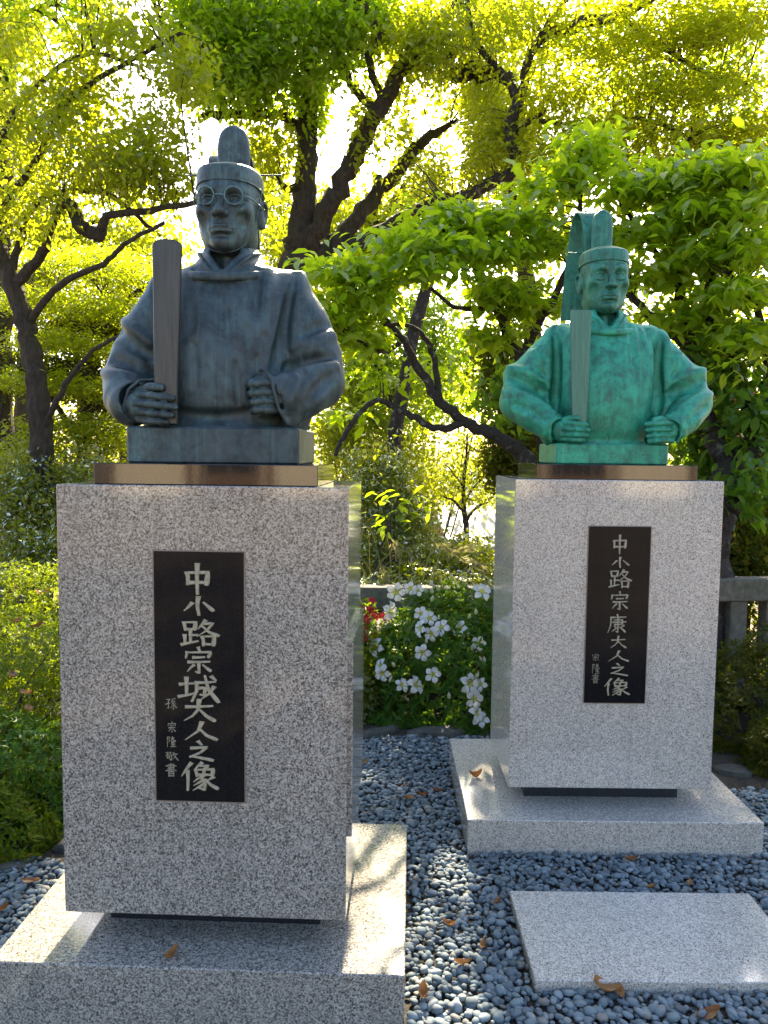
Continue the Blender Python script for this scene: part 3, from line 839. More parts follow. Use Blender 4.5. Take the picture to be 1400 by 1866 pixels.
def bust_head(root, o, mats):
    s, hx, hy, hz = o['scale'], o['hx'], o['hy'], o['hz']
    cy, sy = math.cos(o['yaw']), math.sin(o['yaw'])
    def xf(V):
        V = np.asarray(V, float) * s
        return np.stack([hx + V[:, 0] * cy - V[:, 1] * sy, hy + V[:, 0] * sy + V[:, 1] * cy, hz + V[:, 2]], 1)
    hd = vol_obj("head", head_volume(o), mats['head'], root, xf)
    hat = vol_obj("hat", hat_volume(o['hat_dz']), mats['head'], root, xf)
    # band cord round the lower edge of the hat
    a = np.linspace(0, 2 * np.pi, 41)
    ring = np.array([(0.0785 * np.sign(math.cos(t)) * abs(math.cos(t)) ** (2 / 2.3), 0.012 + 0.1040 * np.sign(math.sin(t)) * abs(math.sin(t)) ** (2 / 2.3), 0.0375 + o['hat_dz'], 0.0026) for t in a])
    V, F = tube_geo(ring, 6); mesh_obj("hat_cord", xf(V), F, mats['head'], hat, True)
    # upright crest
    v = Vol((-0.055, -0.03, 0.06), (0.055, 0.10, 0.25), 0.0028)
    cw, ct = o['crest_w'], o['crest_top']
    v.add(p_loft([(0.070, 0, 0.045, cw * 0.92, 0.022), (0.13, 0, 0.045, cw * 1.02, 0.022), (ct - 0.045, 0, 0.044, cw, 0.021), (ct - 0.018, 0, 0.043, cw * 0.80, 0.018), (ct - 0.004, 0, 0.043, cw * 0.42, 0.011), (ct, 0, 0.043, cw * 0.18, 0.005)], 2.2), 0)
    vol_obj("crest", v, mats['head'], hat, xf)
    pz = 0.0905 + o['hat_dz']
    pin = np.array([(-0.122, 0.040, pz, 0.0018), (0, 0.040, pz, 0.0024), (0.122, 0.040, pz, 0.0018)])
    V, F = tube_geo(pin, 6); mesh_obj("hat_pin", xf(V), F, mats['head'], hat, True)
    # tail band of the hat: rises behind the crest, arches over and hangs down the back
    tail = smooth_path(o['tail'], 8)      # rows: y z half-width x-centre
    V, F = [], []
    tan = np.gradient(tail[:, :2], axis=0); tan /= np.linalg.norm(tan, axis=1)[:, None] + 1e-9
    for (y, z, hw, xc), t in zip(tail, tan):
        ny, nz = -t[1] * 0.0030, t[0] * 0.0030
        V += [(xc - hw, y + ny, z + nz), (xc + hw, y + ny, z + nz), (xc + hw, y - ny, z - nz), (xc - hw, y - ny, z - nz)]
    n = len(tail)
    for i in range(n - 1):
        for k in range(4):
            F.append((i * 4 + k, i * 4 + (k + 1) % 4, i * 4 + 4 + (k + 1) % 4, i * 4 + 4 + k))
    F += [(3, 2, 1, 0), tuple((n - 1) * 4 + k for k in range(4))]
    mesh_obj("hat_tail", xf(V), F, mats['head'], hat)
    # chin cord
    for sd in (-1, 1):
        w = o['wide']
        cord = smooth_path([(sd * 0.0815, -0.012, 0.040, o['cord']), (sd * 0.0785 * w, -0.020, 0.0, o['cord']), (sd * 0.0715 * w, -0.026, -0.035, o['cord']), (sd * 0.0610 * o['jaw'], -0.040, -0.085, o['cord']), (sd * 0.034 * o['jaw'], -0.058, -0.112, o['cord']), (0, -0.066, -0.120, o['cord'])], 6)
        V, F = tube_geo(cord, 6); mesh_obj("chin_cord", xf(V), F, mats['head'], hat, True)
    if o['glasses']:
        parts = []
        for sd in (-1, 1):
            c = np.array([sd * 0.0330, -0.1030, 0.0010])
            a = np.linspace(0, 2 * np.pi, 33)
            ringp = np.array([(c[0] + 0.0205 * math.cos(t), c[1] + sd * 0.22 * 0.0205 * math.cos(t), c[2] + 0.0205 * math.sin(t), 0.0018) for t in a])
            parts.append(tube_geo(ringp, 6))
            parts.append(tube_geo(smooth_path([(sd * 0.0530, -0.0955, 0.0020, 0.0022), (sd * 0.066, -0.080, 0.0030, 0.0020), (sd * 0.0790, -0.030, 0.0010, 0.0019), (sd * 0.0800, 0.010, 0.0000, 0.0018)], 5), 6))
        parts.append(tube_geo(smooth_path([(-0.0125, -0.1045, 0.0020, 0.0020), (0, -0.1060, 0.0035, 0.0020), (0.0125, -0.1045, 0.0020, 0.0020)], 4), 6))
        V, F = join_geo(parts)
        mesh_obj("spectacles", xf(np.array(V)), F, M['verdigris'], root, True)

def collar_chains(v, cx, cy, z, rx, ry, dip, r, k=0.01):
    v.add(p_ring((cx, cy, z), rx, ry, dip, r, 1.25), k)

def baton(root, path, thick, mat, square_top):
    """flat ritual baton; rows: z, x, y, half-width"""
    P = smooth_path(path, 6)
    rows = []
    top = P[-1]
    steps = [(0.0, 1.0), (0.35, 0.97), (0.7, 0.80), (0.92, 0.50), (1.0, 0.18)] if not square_top else [(0.0, 1.0), (0.6, 0.985), (0.85, 0.93), (0.97, 0.84), (1.0, 0.72)]
    rise = top[3] * (0.42 if not square_top else 0.22)
    rows = [tuple(p) for p in P[:-1]] + [(top[0] + rise * a, top[1], top[2], top[3] * b) for a, b in steps]
    prof = [(-1, 0.55), (-0.93, 0.85), (-0.5, 1.0), (0, 1.04), (0.5, 1.0), (0.93, 0.85), (1, 0.55), (1, -0.55), (0.93, -0.85), (0, -1.0), (-0.93, -0.85), (-1, -0.55)]
    V, F = [], []
    for z, x, y, w in rows:
        for a, b in prof: V.append((x + a * w, y - b * thick / 2, z))
    n, m = len(rows), len(prof)
    for i in range(n - 1):
        for k in range(m): F.append((i * m + k, i * m + (k + 1) % m, (i + 1) * m + (k + 1) % m, (i + 1) * m + k))
    F.append(tuple(range(m))[::-1]); F.append(tuple((n - 1) * m + k for k in range(m)))
    return mesh_obj("ritual_baton", V, F, mat, root)

def hand_volume(lo, hi, palm, fingers, thumb, nails=None):
    v = Vol(lo, hi, 0.0026)
    for p, k in palm: v.add(p, k)
    for i, f in enumerate(fingers):
        w = Vol(lo, hi, 0.0026)
        w.add(p_chain(f))
        for q in f[1:-1]: w.add(p_ell(q[:3], (q[3] * 1.08,) * 3), 0.004)
        # fingers stay apart: only their roots melt into the palm
        near = np.minimum(v.F, 0.05)
        h = np.maximum(0.004 - np.abs(near - w.F), 0) / 0.004
        v.F = np.minimum(v.F, w.F) - h * h * 0.001
    if thumb is not None: v.add(p_chain(thumb), 0.004)
    if nails:
        for c, r in nails:
            v.cut(p_ell(c, (r[0] * 1.25, r[1], r[2] * 1.25)), 0.0005)
            v.add(p_ell((c[0], c[1] + 0.0012, c[2]), (r[0], r[1], r[2])), 0)
    return v

def arm(v, pts, k=0.03, sq=(1, 1, 1)):
    v.add(p_chain(pts, sq), k)
# ------------------------------------------------------------------ the bust with spectacles
lb = empty("bronze_bust", (LPED[0], LPED[1], CAP_Z), -LPED[2])
tag(lb, "blue grey bronze bust of a robed man in round spectacles, holding a brown baton", "statue")
block("base", -0.231, 0.256, 0.070, 0.410, 0.0, 0.104, M['bronze_blue'], lb, 0.006)

v = Vol((-0.40, 0.02, 0.085), (0.42, 0.46, 0.66), 0.0042)
v.add(p_loft([(0.070, 0.005, 0.245, 0.185, 0.140), (0.095, 0.005, 0.245, 0.188, 0.140), (0.125, 0.005, 0.245, 0.178, 0.132), (0.16, 0.008, 0.245, 0.190, 0.145), (0.23, 0.008, 0.245, 0.198, 0.152), (0.34, 0.010, 0.250, 0.203, 0.152), (0.45, 0.012, 0.258, 0.208, 0.138),
              (0.52, 0.015, 0.262, 0.195, 0.118), (0.560, 0.018, 0.262, 0.150, 0.100), (0.580, 0.020, 0.262, 0.105, 0.092), (0.592, 0.021, 0.264, 0.088, 0.084)], 2.5))
v.add(p_chain([(-0.175, 0.268, 0.518, 0.050), (0.020, 0.262, 0.540, 0.060), (0.205, 0.268, 0.522, 0.052)]), 0.035)
# viewer's right sleeve
arm(v, [(0.195, 0.268, 0.500, 0.068), (0.245, 0.265, 0.420, 0.072), (0.280, 0.250, 0.320, 0.078), (0.288, 0.222, 0.245, 0.083), (0.250, 0.160, 0.205, 0.072), (0.200, 0.122, 0.198, 0.064)], 0.02)
v.add(p_chain([(0.255, 0.150, 0.195, 0.055), (0.232, 0.112, 0.125, 0.022)]), 0.03)
v.cut(p_chain([(0.150, 0.085, 0.200, 0.052), (0.178, 0.105, 0.150, 0.046), (0.212, 0.108, 0.110, 0.020)]), 0.004)
# the turned-back lip of that sleeve
v.add(p_chain([(0.132, 0.100, 0.262, 0.006), (0.158, 0.082, 0.262, 0.006), (0.176, 0.074, 0.244, 0.006), (0.186, 0.070, 0.205, 0.006), (0.198, 0.074, 0.160, 0.006), (0.218, 0.086, 0.120, 0.006), (0.240, 0.104, 0.096, 0.007)]), 0.010)
v.add(p_chain([(0.196, 0.096, 0.232, 0.014), (0.212, 0.098, 0.180, 0.016), (0.234, 0.112, 0.125, 0.014)]), 0.020)
# viewer's left sleeve
arm(v, [(-0.165, 0.268, 0.498, 0.066), (-0.222, 0.262, 0.410, 0.070), (-0.258, 0.250, 0.320, 0.077), (-0.268, 0.222, 0.240, 0.083), (-0.252, 0.160, 0.188, 0.074), (-0.232, 0.124, 0.170, 0.066)], 0.02)
v.cut(p_chain([(-0.200, 0.082, 0.180, 0.050), (-0.185, 0.070, 0.145, 0.046)]), 0.004)
v.add(p_chain([(-0.158, 0.098, 0.236, 0.005), (-0.195, 0.084, 0.232, 0.005), (-0.225, 0.078, 0.205, 0.005), (-0.238, 0.078, 0.165, 0.005), (-0.234, 0.088, 0.120, 0.005)]), 0.006)
# cloth between the sleeves and the body
v.add(p_chain([(-0.195, 0.262, 0.460, 0.055), (-0.215, 0.255, 0.330, 0.062), (-0.210, 0.245, 0.200, 0.062), (-0.200, 0.240, 0.120, 0.040)]), 0.012)
v.add(p_chain([(0.215, 0.262, 0.460, 0.055), (0.235, 0.255, 0.330, 0.062), (0.230, 0.245, 0.200, 0.062), (0.220, 0.240, 0.120, 0.040)]), 0.012)
# viewer's right sleeve: armhole, elbow folds
v.groove([(0.226, 0.575, 0.006), (0.218, 0.50, 0.014), (0.202, 0.40, 0.020), (0.186, 0.30, 0.022), (0.176, 0.255, 0.012)], 0.020, -0.1)
v.ridge([(0.236, 0.572, 0.010), (0.236, 0.50, 0.013), (0.226, 0.41, 0.014), (0.222, 0.34, 0.010)], 0.020, 0.5)
v.groove([(0.318, 0.410, 0.006), (0.292, 0.392, 0.018), (0.262, 0.368, 0.008)], 0.026)
v.ridge([(0.328, 0.378, 0.012), (0.290, 0.358, 0.016), (0.245, 0.350, 0.008)], 0.026, 0.6)
v.groove([(0.338, 0.312, 0.006), (0.305, 0.306, 0.020), (0.250, 0.290, 0.028), (0.205, 0.278, 0.014)], 0.018, 0.1)
v.ridge([(0.345, 0.285, 0.012), (0.310, 0.276, 0.016), (0.255, 0.262, 0.014), (0.240, 0.245, 0.010)], 0.016, 0.5)
v.groove([(0.330, 0.245, 0.010), (0.305, 0.215, 0.018), (0.285, 0.180, 0.008)], 0.022)
v.ridge([(0.244, 0.240, 0.009), (0.236, 0.190, 0.010), (0.225, 0.150, 0.008)], 0.014, 0.5)
v.groove([(0.226, 0.222, 0.006), (0.212, 0.180, 0.009), (0.208, 0.160, 0.004)], 0.014)
# viewer's left sleeve
v.groove([(-0.185, 0.560, 0.006), (-0.180, 0.46, 0.016), (-0.172, 0.34, 0.018), (-0.170, 0.28, 0.010)], 0.020)
v.ridge([(-0.292, 0.420, 0.014), (-0.255, 0.392, 0.014), (-0.205, 0.350, 0.010)], 0.020, 0.45)
v.groove([(-0.305, 0.388, 0.012), (-0.262, 0.352, 0.022), (-0.205, 0.315, 0.014)], 0.020)
v.groove([(-0.300, 0.300, 0.010), (-0.250, 0.285, 0.018), (-0.190, 0.262, 0.012)], 0.026)
v.ridge([(-0.335, 0.262, 0.012), (-0.275, 0.252, 0.014), (-0.190, 0.240, 0.008)], 0.018, 0.5)
# chest folds and front seam
v.groove([(0.118, 0.560, 0.006), (0.126, 0.51, 0.010), (0.122, 0.42, 0.004)], 0.022)
v.ridge([(0.150, 0.560, 0.009), (0.152, 0.50, 0.011), (0.146, 0.38, 0.004)], 0.022, 0.6)
v.groove([(-0.066, 0.550, 0.005), (-0.060, 0.48, 0.008), (-0.050, 0.38, 0.003)], 0.020)
v.groove([(0.019, 0.500, 0.0030), (0.018, 0.34, 0.0028), (0.016, 0.150, 0.0028)], 0.002, -0.2)
for xx, zz in ((-0.045, 0.33), (0.072, 0.28), (0.100, 0.38), (0.045, 0.43), (0.130, 0.30)):
    v.groove([(xx, zz, 0.004), (xx + 0.004, zz - 0.05, 0.006), (xx + 0.006, zz - 0.11, 0.003)], 0.018)
v.groove([(-0.12, 0.150, 0.010), (0.0, 0.132, 0.014), (0.12, 0.148, 0.010)], 0.020)
# round collar and the crossed inner collars
v.add(p_loft([(0.545, 0.021, 0.255, 0.122, 0.108), (0.575, 0.021, 0.258, 0.106, 0.098), (0.605, 0.021, 0.262, 0.090, 0.088), (0.630, 0.021, 0.268, 0.080, 0.082)], 2.0), 0.012)
v.cut(p_chain([(0.021, 0.276, 0.700, 0.068), (0.021, 0.262, 0.575, 0.066)]), 0.004)
v.cut(p_chain([(0.021, 0.178, 0.690, 0.058), (0.021, 0.178, 0.620, 0.044), (0.021, 0.168, 0.552, 0.010)], (1, 1.5, 1)), 0.004)
for s in (-1, 1):
    v.add(p_chain([(0.021 + s * 0.072, 0.262, 0.634, 0.0055), (0.021 + s * 0.062, 0.212, 0.622, 0.0060), (0.021 + s * 0.040, 0.180, 0.592, 0.0060), (0.021 + s * 0.006, 0.158, 0.545, 0.0060)]), 0.003)
    v.add(p_chain([(0.021 + s * 0.088, 0.258, 0.622, 0.0050), (0.021 + s * 0.080, 0.205, 0.608, 0.0055), (0.021 + s * 0.058, 0.168, 0.580, 0.0055), (0.021 + s * 0.028, 0.148, 0.545, 0.0055)]), 0.003)
v.add(p_ring((0.021, 0.250, 0.562), 0.126, 0.122, 0.034, 0.0080, 1.7), 0.003)
vol_obj("robe", v, M['bronze_blue'], lb)

bust_head(lb, dict(scale=1.2, hx=0.021, hy=0.256, hz=0.750, yaw=0.0, cord=0.0018, wide=0.96, jaw=0.88, bags=True, wrinkles=False, hollow=0.016, glasses=True,
                   hat_dz=0.006, crest_w=0.040, crest_top=0.218,
                   tail=[(0.066, 0.090, 0.050, -0.018), (0.080, 0.140, 0.052, -0.022), (0.105, 0.166, 0.052, -0.022), (0.130, 0.145, 0.050, -0.016), (0.140, 0.07, 0.046, -0.004), (0.142, -0.06, 0.046, 0.0)]),
          dict(head=M['bronze_head']))
baton(lb, [(0.112, -0.118, 0.078, 0.0310), (0.25, -0.117, 0.078, 0.0330), (0.42, -0.114, 0.078, 0.0365), (0.598, -0.111, 0.078, 0.0400)], 0.022, M['baton_brown'], False)
hv = hand_volume((-0.285, 0.02, 0.09), (-0.065, 0.20, 0.245),
    [(p_chain([(-0.255, 0.165, 0.185, 0.034), (-0.222, 0.112, 0.168, 0.034)]), 0.0), (p_ell((-0.214, 0.096, 0.158), (0.026, 0.024, 0.046)), 0.02)],
    [[(-0.206, 0.088, 0.192, 0.0115), (-0.152, 0.053, 0.187, 0.0108), (-0.118, 0.050, 0.183, 0.0102), (-0.094, 0.056, 0.180, 0.0094)],
     [(-0.209, 0.082, 0.168, 0.0118), (-0.150, 0.048, 0.163, 0.0111), (-0.112, 0.047, 0.159, 0.0105), (-0.086, 0.054, 0.156, 0.0097)],
     [(-0.209, 0.084, 0.145, 0.0114), (-0.152, 0.050, 0.139, 0.0106), (-0.118, 0.049, 0.136, 0.0100), (-0.096, 0.055, 0.134, 0.0092)],
     [(-0.204, 0.092, 0.124, 0.0112), (-0.158, 0.058, 0.118, 0.0102), (-0.132, 0.056, 0.116, 0.0095), (-0.114, 0.062, 0.115, 0.0088)]],
    [(-0.205, 0.100, 0.200, 0.0150), (-0.160, 0.072, 0.212, 0.0135), (-0.128, 0.060, 0.210, 0.0120)],
    [((-0.092, 0.0475, 0.1795), (0.0072, 0.003, 0.0062)), ((-0.084, 0.0445, 0.1555), (0.0076, 0.003, 0.0066)), ((-0.094, 0.0460, 0.1335), (0.0070, 0.003, 0.0060))])
vol_obj("hand", hv, M['bronze_head'], lb)
fz = (0.226, 0.201, 0.176, 0.153)
hv = hand_volume((0.075, 0.03, 0.11), (0.245, 0.20, 0.28),
    [(p_chain([(0.235, 0.150, 0.200, 0.036), (0.190, 0.115, 0.195, 0.036)]), 0.0), (p_ell((0.168, 0.108, 0.190), (0.036, 0.024, 0.042)), 0.02)],
    [[(0.192, 0.092, z, 0.0118), (0.158, 0.070, z, 0.0122 - 0.0005 * i), (0.124 + 0.004 * i, 0.070, z - 0.003, 0.0119 - 0.0005 * i), (0.112 + 0.004 * i, 0.088, z - 0.004, 0.0108)] for i, z in enumerate(fz)],
    [(0.182, 0.108, 0.232, 0.0135), (0.146, 0.092, 0.240, 0.0110), (0.118, 0.088, 0.228, 0.0098)])
vol_obj("hand", hv, M['bronze_head'], lb)

# ------------------------------------------------------------------ the green bust
rb = empty("bronze_bust", (RPED[0], RPED[1], CAP_Z), -RPED[2])
tag(rb, "bright green bronze bust of a robed man whose hat has an arched tail", "statue")
block("base", -0.234, 0.207, 0.066, 0.400, 0.0, 0.083, M['bronze_green'], rb, 0.006)
v = Vol((-0.47, 0.02, 0.065), (0.48, 0.46, 0.67), 0.0044)
v.add(p_loft([(0.050, -0.012, 0.245, 0.175, 0.138), (0.083, -0.012, 0.245, 0.182, 0.142), (0.10, -0.012, 0.245, 0.172, 0.140), (0.15, -0.012, 0.245, 0.186, 0.156), (0.24, -0.012, 0.246, 0.196, 0.166), (0.34, -0.012, 0.250, 0.202, 0.160), (0.45, -0.012, 0.258, 0.204, 0.142),
              (0.52, -0.012, 0.262, 0.190, 0.120), (0.560, -0.012, 0.262, 0.150, 0.102), (0.578, -0.013, 0.262, 0.105, 0.092), (0.590, -0.014, 0.264, 0.088, 0.084)], 2.4))
v.add(p_chain([(-0.195, 0.268, 0.532, 0.040), (-0.012, 0.262, 0.545, 0.055), (0.165, 0.268, 0.532, 0.042)]), 0.03)
for s, x0 in ((-1, -0.012), (1, 0.0)):
    e = 1.0 if s < 0 else 1.02
    X = lambda a: x0 + s * a * e
    arm(v, [(X(0.185), 0.268, 0.515, 0.055), (X(0.255), 0.265, 0.430, 0.064), (X(0.325), 0.255, 0.340, 0.074), (X(0.345), 0.225, 0.250, 0.080), (X(0.290), 0.150, 0.192, 0.068), (X(0.235), 0.112, 0.150, 0.056)], 0.02)
    v.add(p_ell((X(0.372), 0.262, 0.368), (0.026, 0.05, 0.030)), 0.04)
    # cloth between the sleeve and the body, then the sleeve folds
    v.add(p_chain([(X(0.200), 0.262, 0.455, 0.052), (X(0.240), 0.258, 0.330, 0.066), (X(0.240), 0.245, 0.200, 0.064), (X(0.205), 0.240, 0.110, 0.040)]), 0.012)
    v.groove([(X(0.206), 0.575, 0.006), (X(0.204), 0.49, 0.014), (X(0.198), 0.38, 0.022), (X(0.202), 0.28, 0.024), (X(0.200), 0.215, 0.010)], 0.016, -0.1)
    v.ridge([(X(0.226), 0.570, 0.009), (X(0.234), 0.50, 0.013), (X(0.232), 0.40, 0.015), (X(0.230), 0.31, 0.010)], 0.014, 0.45)
    v.ridge([(X(0.388), 0.388, 0.012), (X(0.330), 0.372, 0.015), (X(0.250), 0.335, 0.010)], 0.018, 0.45)
    v.groove([(X(0.378), 0.345, 0.006), (X(0.335), 0.325, 0.022), (X(0.255), 0.290, 0.018)], 0.022)
    v.ridge([(X(0.408), 0.290, 0.012), (X(0.335), 0.268, 0.016), (X(0.250), 0.222, 0.011)], 0.018, 0.45)
    v.groove([(X(0.375), 0.235, 0.008), (X(0.315), 0.205, 0.013), (X(0.270), 0.165, 0.006)], 0.020)
    v.ridge([(X(0.290), 0.455, 0.006), (X(0.265), 0.42, 0.008), (X(0.245), 0.37, 0.005)], 0.016, 0.5)
    v.cut(p_chain([(X(0.205), 0.075, 0.130, 0.046), (X(0.190), 0.070, 0.125, 0.046)]), 0.004)
    v.add(p_chain([(X(0.200), 0.102, 0.195, 0.0055), (X(0.226), 0.080, 0.185, 0.0055), (X(0.244), 0.070, 0.155, 0.0055), (X(0.248), 0.070, 0.118, 0.0055), (X(0.240), 0.085, 0.088, 0.0055)]), 0.006)
    v.add(p_chain([(X(0.222), 0.098, 0.206, 0.005), (X(0.246), 0.080, 0.190, 0.005), (X(0.264), 0.074, 0.155, 0.005), (X(0.266), 0.078, 0.115, 0.005)]), 0.010)
v.groove([(-0.010, 0.490, 0.0030), (-0.010, 0.34, 0.0030), (-0.010, 0.20, 0.0030), (-0.010, 0.115, 0.0028)], 0.002, -0.2)
for xx, z0, z1 in ((0.070, 0.555, 0.34), (0.112, 0.55, 0.28), (0.150, 0.55, 0.36), (-0.105, 0.55, 0.38)):
    v.groove([(xx, z0, 0.005), (xx + 0.01, (z0 + z1) / 2, 0.008), (xx + 0.014, z1, 0.003)], 0.020)
v.add(p_loft([(0.539, -0.014, 0.255, 0.122, 0.108), (0.569, -0.014, 0.258, 0.106, 0.098), (0.599, -0.014, 0.262, 0.090, 0.088), (0.624, -0.014, 0.268, 0.080, 0.082)], 2.0), 0.012)
v.cut(p_chain([(-0.014, 0.276, 0.700, 0.068), (-0.014, 0.262, 0.575, 0.066)]), 0.004)
v.cut(p_chain([(-0.014, 0.178, 0.690, 0.058), (-0.014, 0.178, 0.614, 0.044), (-0.014, 0.168, 0.546, 0.010)], (1, 1.5, 1)), 0.004)
for s in (-1, 1):
    v.add(p_chain([(-0.014 + s * 0.072, 0.262, 0.628, 0.0055), (-0.014 + s * 0.062, 0.212, 0.616, 0.0060), (-0.014 + s * 0.040, 0.180, 0.586, 0.0060), (-0.014 + s * 0.006, 0.158, 0.539, 0.0060)]), 0.003)
    v.add(p_chain([(-0.014 + s * 0.088, 0.258, 0.616, 0.0050), (-0.014 + s * 0.080, 0.205, 0.602, 0.0055), (-0.014 + s * 0.058, 0.168, 0.574, 0.0055), (-0.014 + s * 0.028, 0.148, 0.539, 0.0055)]), 0.003)
v.add(p_ring((-0.014, 0.250, 0.556), 0.126, 0.122, 0.034, 0.0080, 1.7), 0.003)
vol_obj("robe", v, M['bronze_green'], rb)
bust_head(rb, dict(scale=1.21, hx=-0.016, hy=0.256, hz=0.750, yaw=-0.02, cord=0.0012, wide=0.96, jaw=0.87, bags=True, wrinkles=True, hollow=0.022, glasses=False,
                   hat_dz=0.011, crest_w=0.035, crest_top=0.246,
                   tail=[(0.070, 0.090, 0.034, -0.014), (0.078, 0.170, 0.034, -0.020), (0.096, 0.235, 0.035, -0.026), (0.128, 0.262, 0.036, -0.034), (0.160, 0.244, 0.038, -0.040), (0.182, 0.180, 0.041, -0.042), (0.195, 0.05, 0.043, -0.050), (0.198, -0.10, 0.046, -0.056)]),
          dict(head=M['bronze_green_head']))
baton(rb, [(0.100, -0.143, 0.078, 0.0250), (0.25, -0.145, 0.078, 0.0310), (0.42, -0.148, 0.078, 0.0370), (0.588, -0.150, 0.078, 0.0410)], 0.012, M['baton_green'], True)
hv = hand_volume((-0.270, 0.02, 0.075), (-0.095, 0.19, 0.200),
    [(p_chain([(-0.262, 0.155, 0.165, 0.030), (-0.226, 0.108, 0.140, 0.031)]), 0.0), (p_ell((-0.216, 0.096, 0.130), (0.024, 0.022, 0.040)), 0.02)],
    [[(-0.212, 0.088, 0.160, 0.0115), (-0.168, 0.056, 0.158, 0.0108), (-0.138, 0.054, 0.156, 0.0102), (-0.120, 0.060, 0.155, 0.0094)],
     [(-0.214, 0.082, 0.139, 0.0120), (-0.166, 0.050, 0.137, 0.0112), (-0.132, 0.049, 0.135, 0.0106), (-0.113, 0.056, 0.134, 0.0098)],
     [(-0.214, 0.084, 0.117, 0.0116), (-0.168, 0.052, 0.115, 0.0108), (-0.136, 0.051, 0.114, 0.0102), (-0.117, 0.058, 0.113, 0.0094)],
     [(-0.210, 0.090, 0.099, 0.0104), (-0.172, 0.060, 0.096, 0.0096), (-0.146, 0.058, 0.095, 0.0090), (-0.130, 0.064, 0.095, 0.0084)]],
    [(-0.215, 0.100, 0.168, 0.0140), (-0.180, 0.076, 0.180, 0.0120), (-0.152, 0.064, 0.180, 0.0110)])
vol_obj("hand", hv, M['bronze_green'], rb)
hv = hand_volume((0.085, 0.02, 0.075), (0.275, 0.19, 0.200),
    [(p_chain([(0.268, 0.155, 0.165, 0.030), (0.236, 0.108, 0.140, 0.032)]), 0.0), (p_ell((0.222, 0.096, 0.130), (0.026, 0.022, 0.040)), 0.02)],
    [[(0.226, 0.086, z, 0.0122), (0.175, 0.054, z - 0.001, 0.0118 - 0.0005 * i), (0.138 + 0.003 * i, 0.052, z - 0.003, 0.0114 - 0.0005 * i), (0.114 + 0.005 * i, 0.064, z - 0.005, 0.0104)] for i, z in enumerate((0.164, 0.141, 0.118, 0.098))],
    [(0.218, 0.100, 0.172, 0.0140), (0.175, 0.078, 0.182, 0.0120), (0.145, 0.068, 0.176, 0.0108)])
vol_obj("hand", hv, M['bronze_green'], rb)
# ------------------------------------------------------------------ leaves
def unit(a): return a / (np.linalg.norm(a, axis=-1, keepdims=True) + 1e-9)

def leaf_mesh(o, d, n, L, W, kind=4, fold=0.12, droop=0.15):
    """many leaves as one array mesh: origins, directions, normals, lengths, widths"""
    d = unit(d); s = unit(np.cross(d, n)); n = np.cross(s, d)
    L, W = L[:, None], W[:, None]
    if kind == 4:
        m = 0.45
        V = np.stack([o, o + d * L * m - s * W * 0.5 + n * W * fold, o + d * L - n * L * droop, o + d * L * m + s * W * 0.5 + n * W * fold], 1)
        T = np.array([[0, 1, 2], [0, 2, 3]])
    else:
        mid = o + d * L * 0.52 - n * L * droop * 0.15
        V = np.stack([o, o + d * L * 0.24 - s * W * 0.40 + n * W * fold, o + d * L * 0.62 - s * W * 0.46 + n * (W * fold - L * droop * 0.3), o + d * L - n * L * droop,
                      o + d * L * 0.62 + s * W * 0.46 + n * (W * fold - L * droop * 0.3), o + d * L * 0.24 + s * W * 0.40 + n * W * fold, mid], 1)
        T = np.array([[6, 0, 1], [6, 1, 2], [6, 2, 3], [6, 3, 4], [6, 4, 5], [6, 5, 0]])
    N_, k = len(o), V.shape[1]
    F = (T[None] + (np.arange(N_) * k)[:, None, None]).reshape(-1, 3)
    return V.reshape(-1, 3), F

# places on the ground that the photograph shows in sunlight: gaps in the canopy open towards the sun from there
SUN_SPOTS = [(-1.15, -0.86, 1.80, 3.2, 1.0), (-0.16, 0.36, 1.85, 3.0, 1.0), (0.30, 0.50, 2.75, 3.4, 0.8), (-2.5, -1.2, 3.0, 5.2, 0.15), (-0.3, 0.7, 4.2, 5.3, 0.7)]
def keeps_sun(p, rng, strict=1.0):
    g = p - SUN * ((p[:, 2] - 0.15) / SUN[2])[:, None]
    hit = np.zeros(len(p), bool)
    for a, b, c, d, w in SUN_SPOTS:
        hit |= (g[:, 0] > a) & (g[:, 0] < b) & (g[:, 1] > c) & (g[:, 1] < d) & (rng.random(len(p)) < w * strict)
    return ~hit

def pad_points(pads, n, rng):
    """cluster centres: rows px py Y half-px half-py half-depth weight"""
    P = np.array(pads, float)
    w = P[:, 6] / P[:, 6].sum()
    idx = rng.choice(len(P), n, p=w)
    q = unit(rng.standard_normal((n, 3))) * (rng.random((n, 1)) ** 0.42)
    out = np.empty((n, 3))
    for i in range(n):
        px, py, Y, hx, hy, hd, _ = P[idx[i]]
        out[i] = at(px + q[i, 0] * hx, py + q[i, 1] * hy, Y + q[i, 2] * hd)
    return out

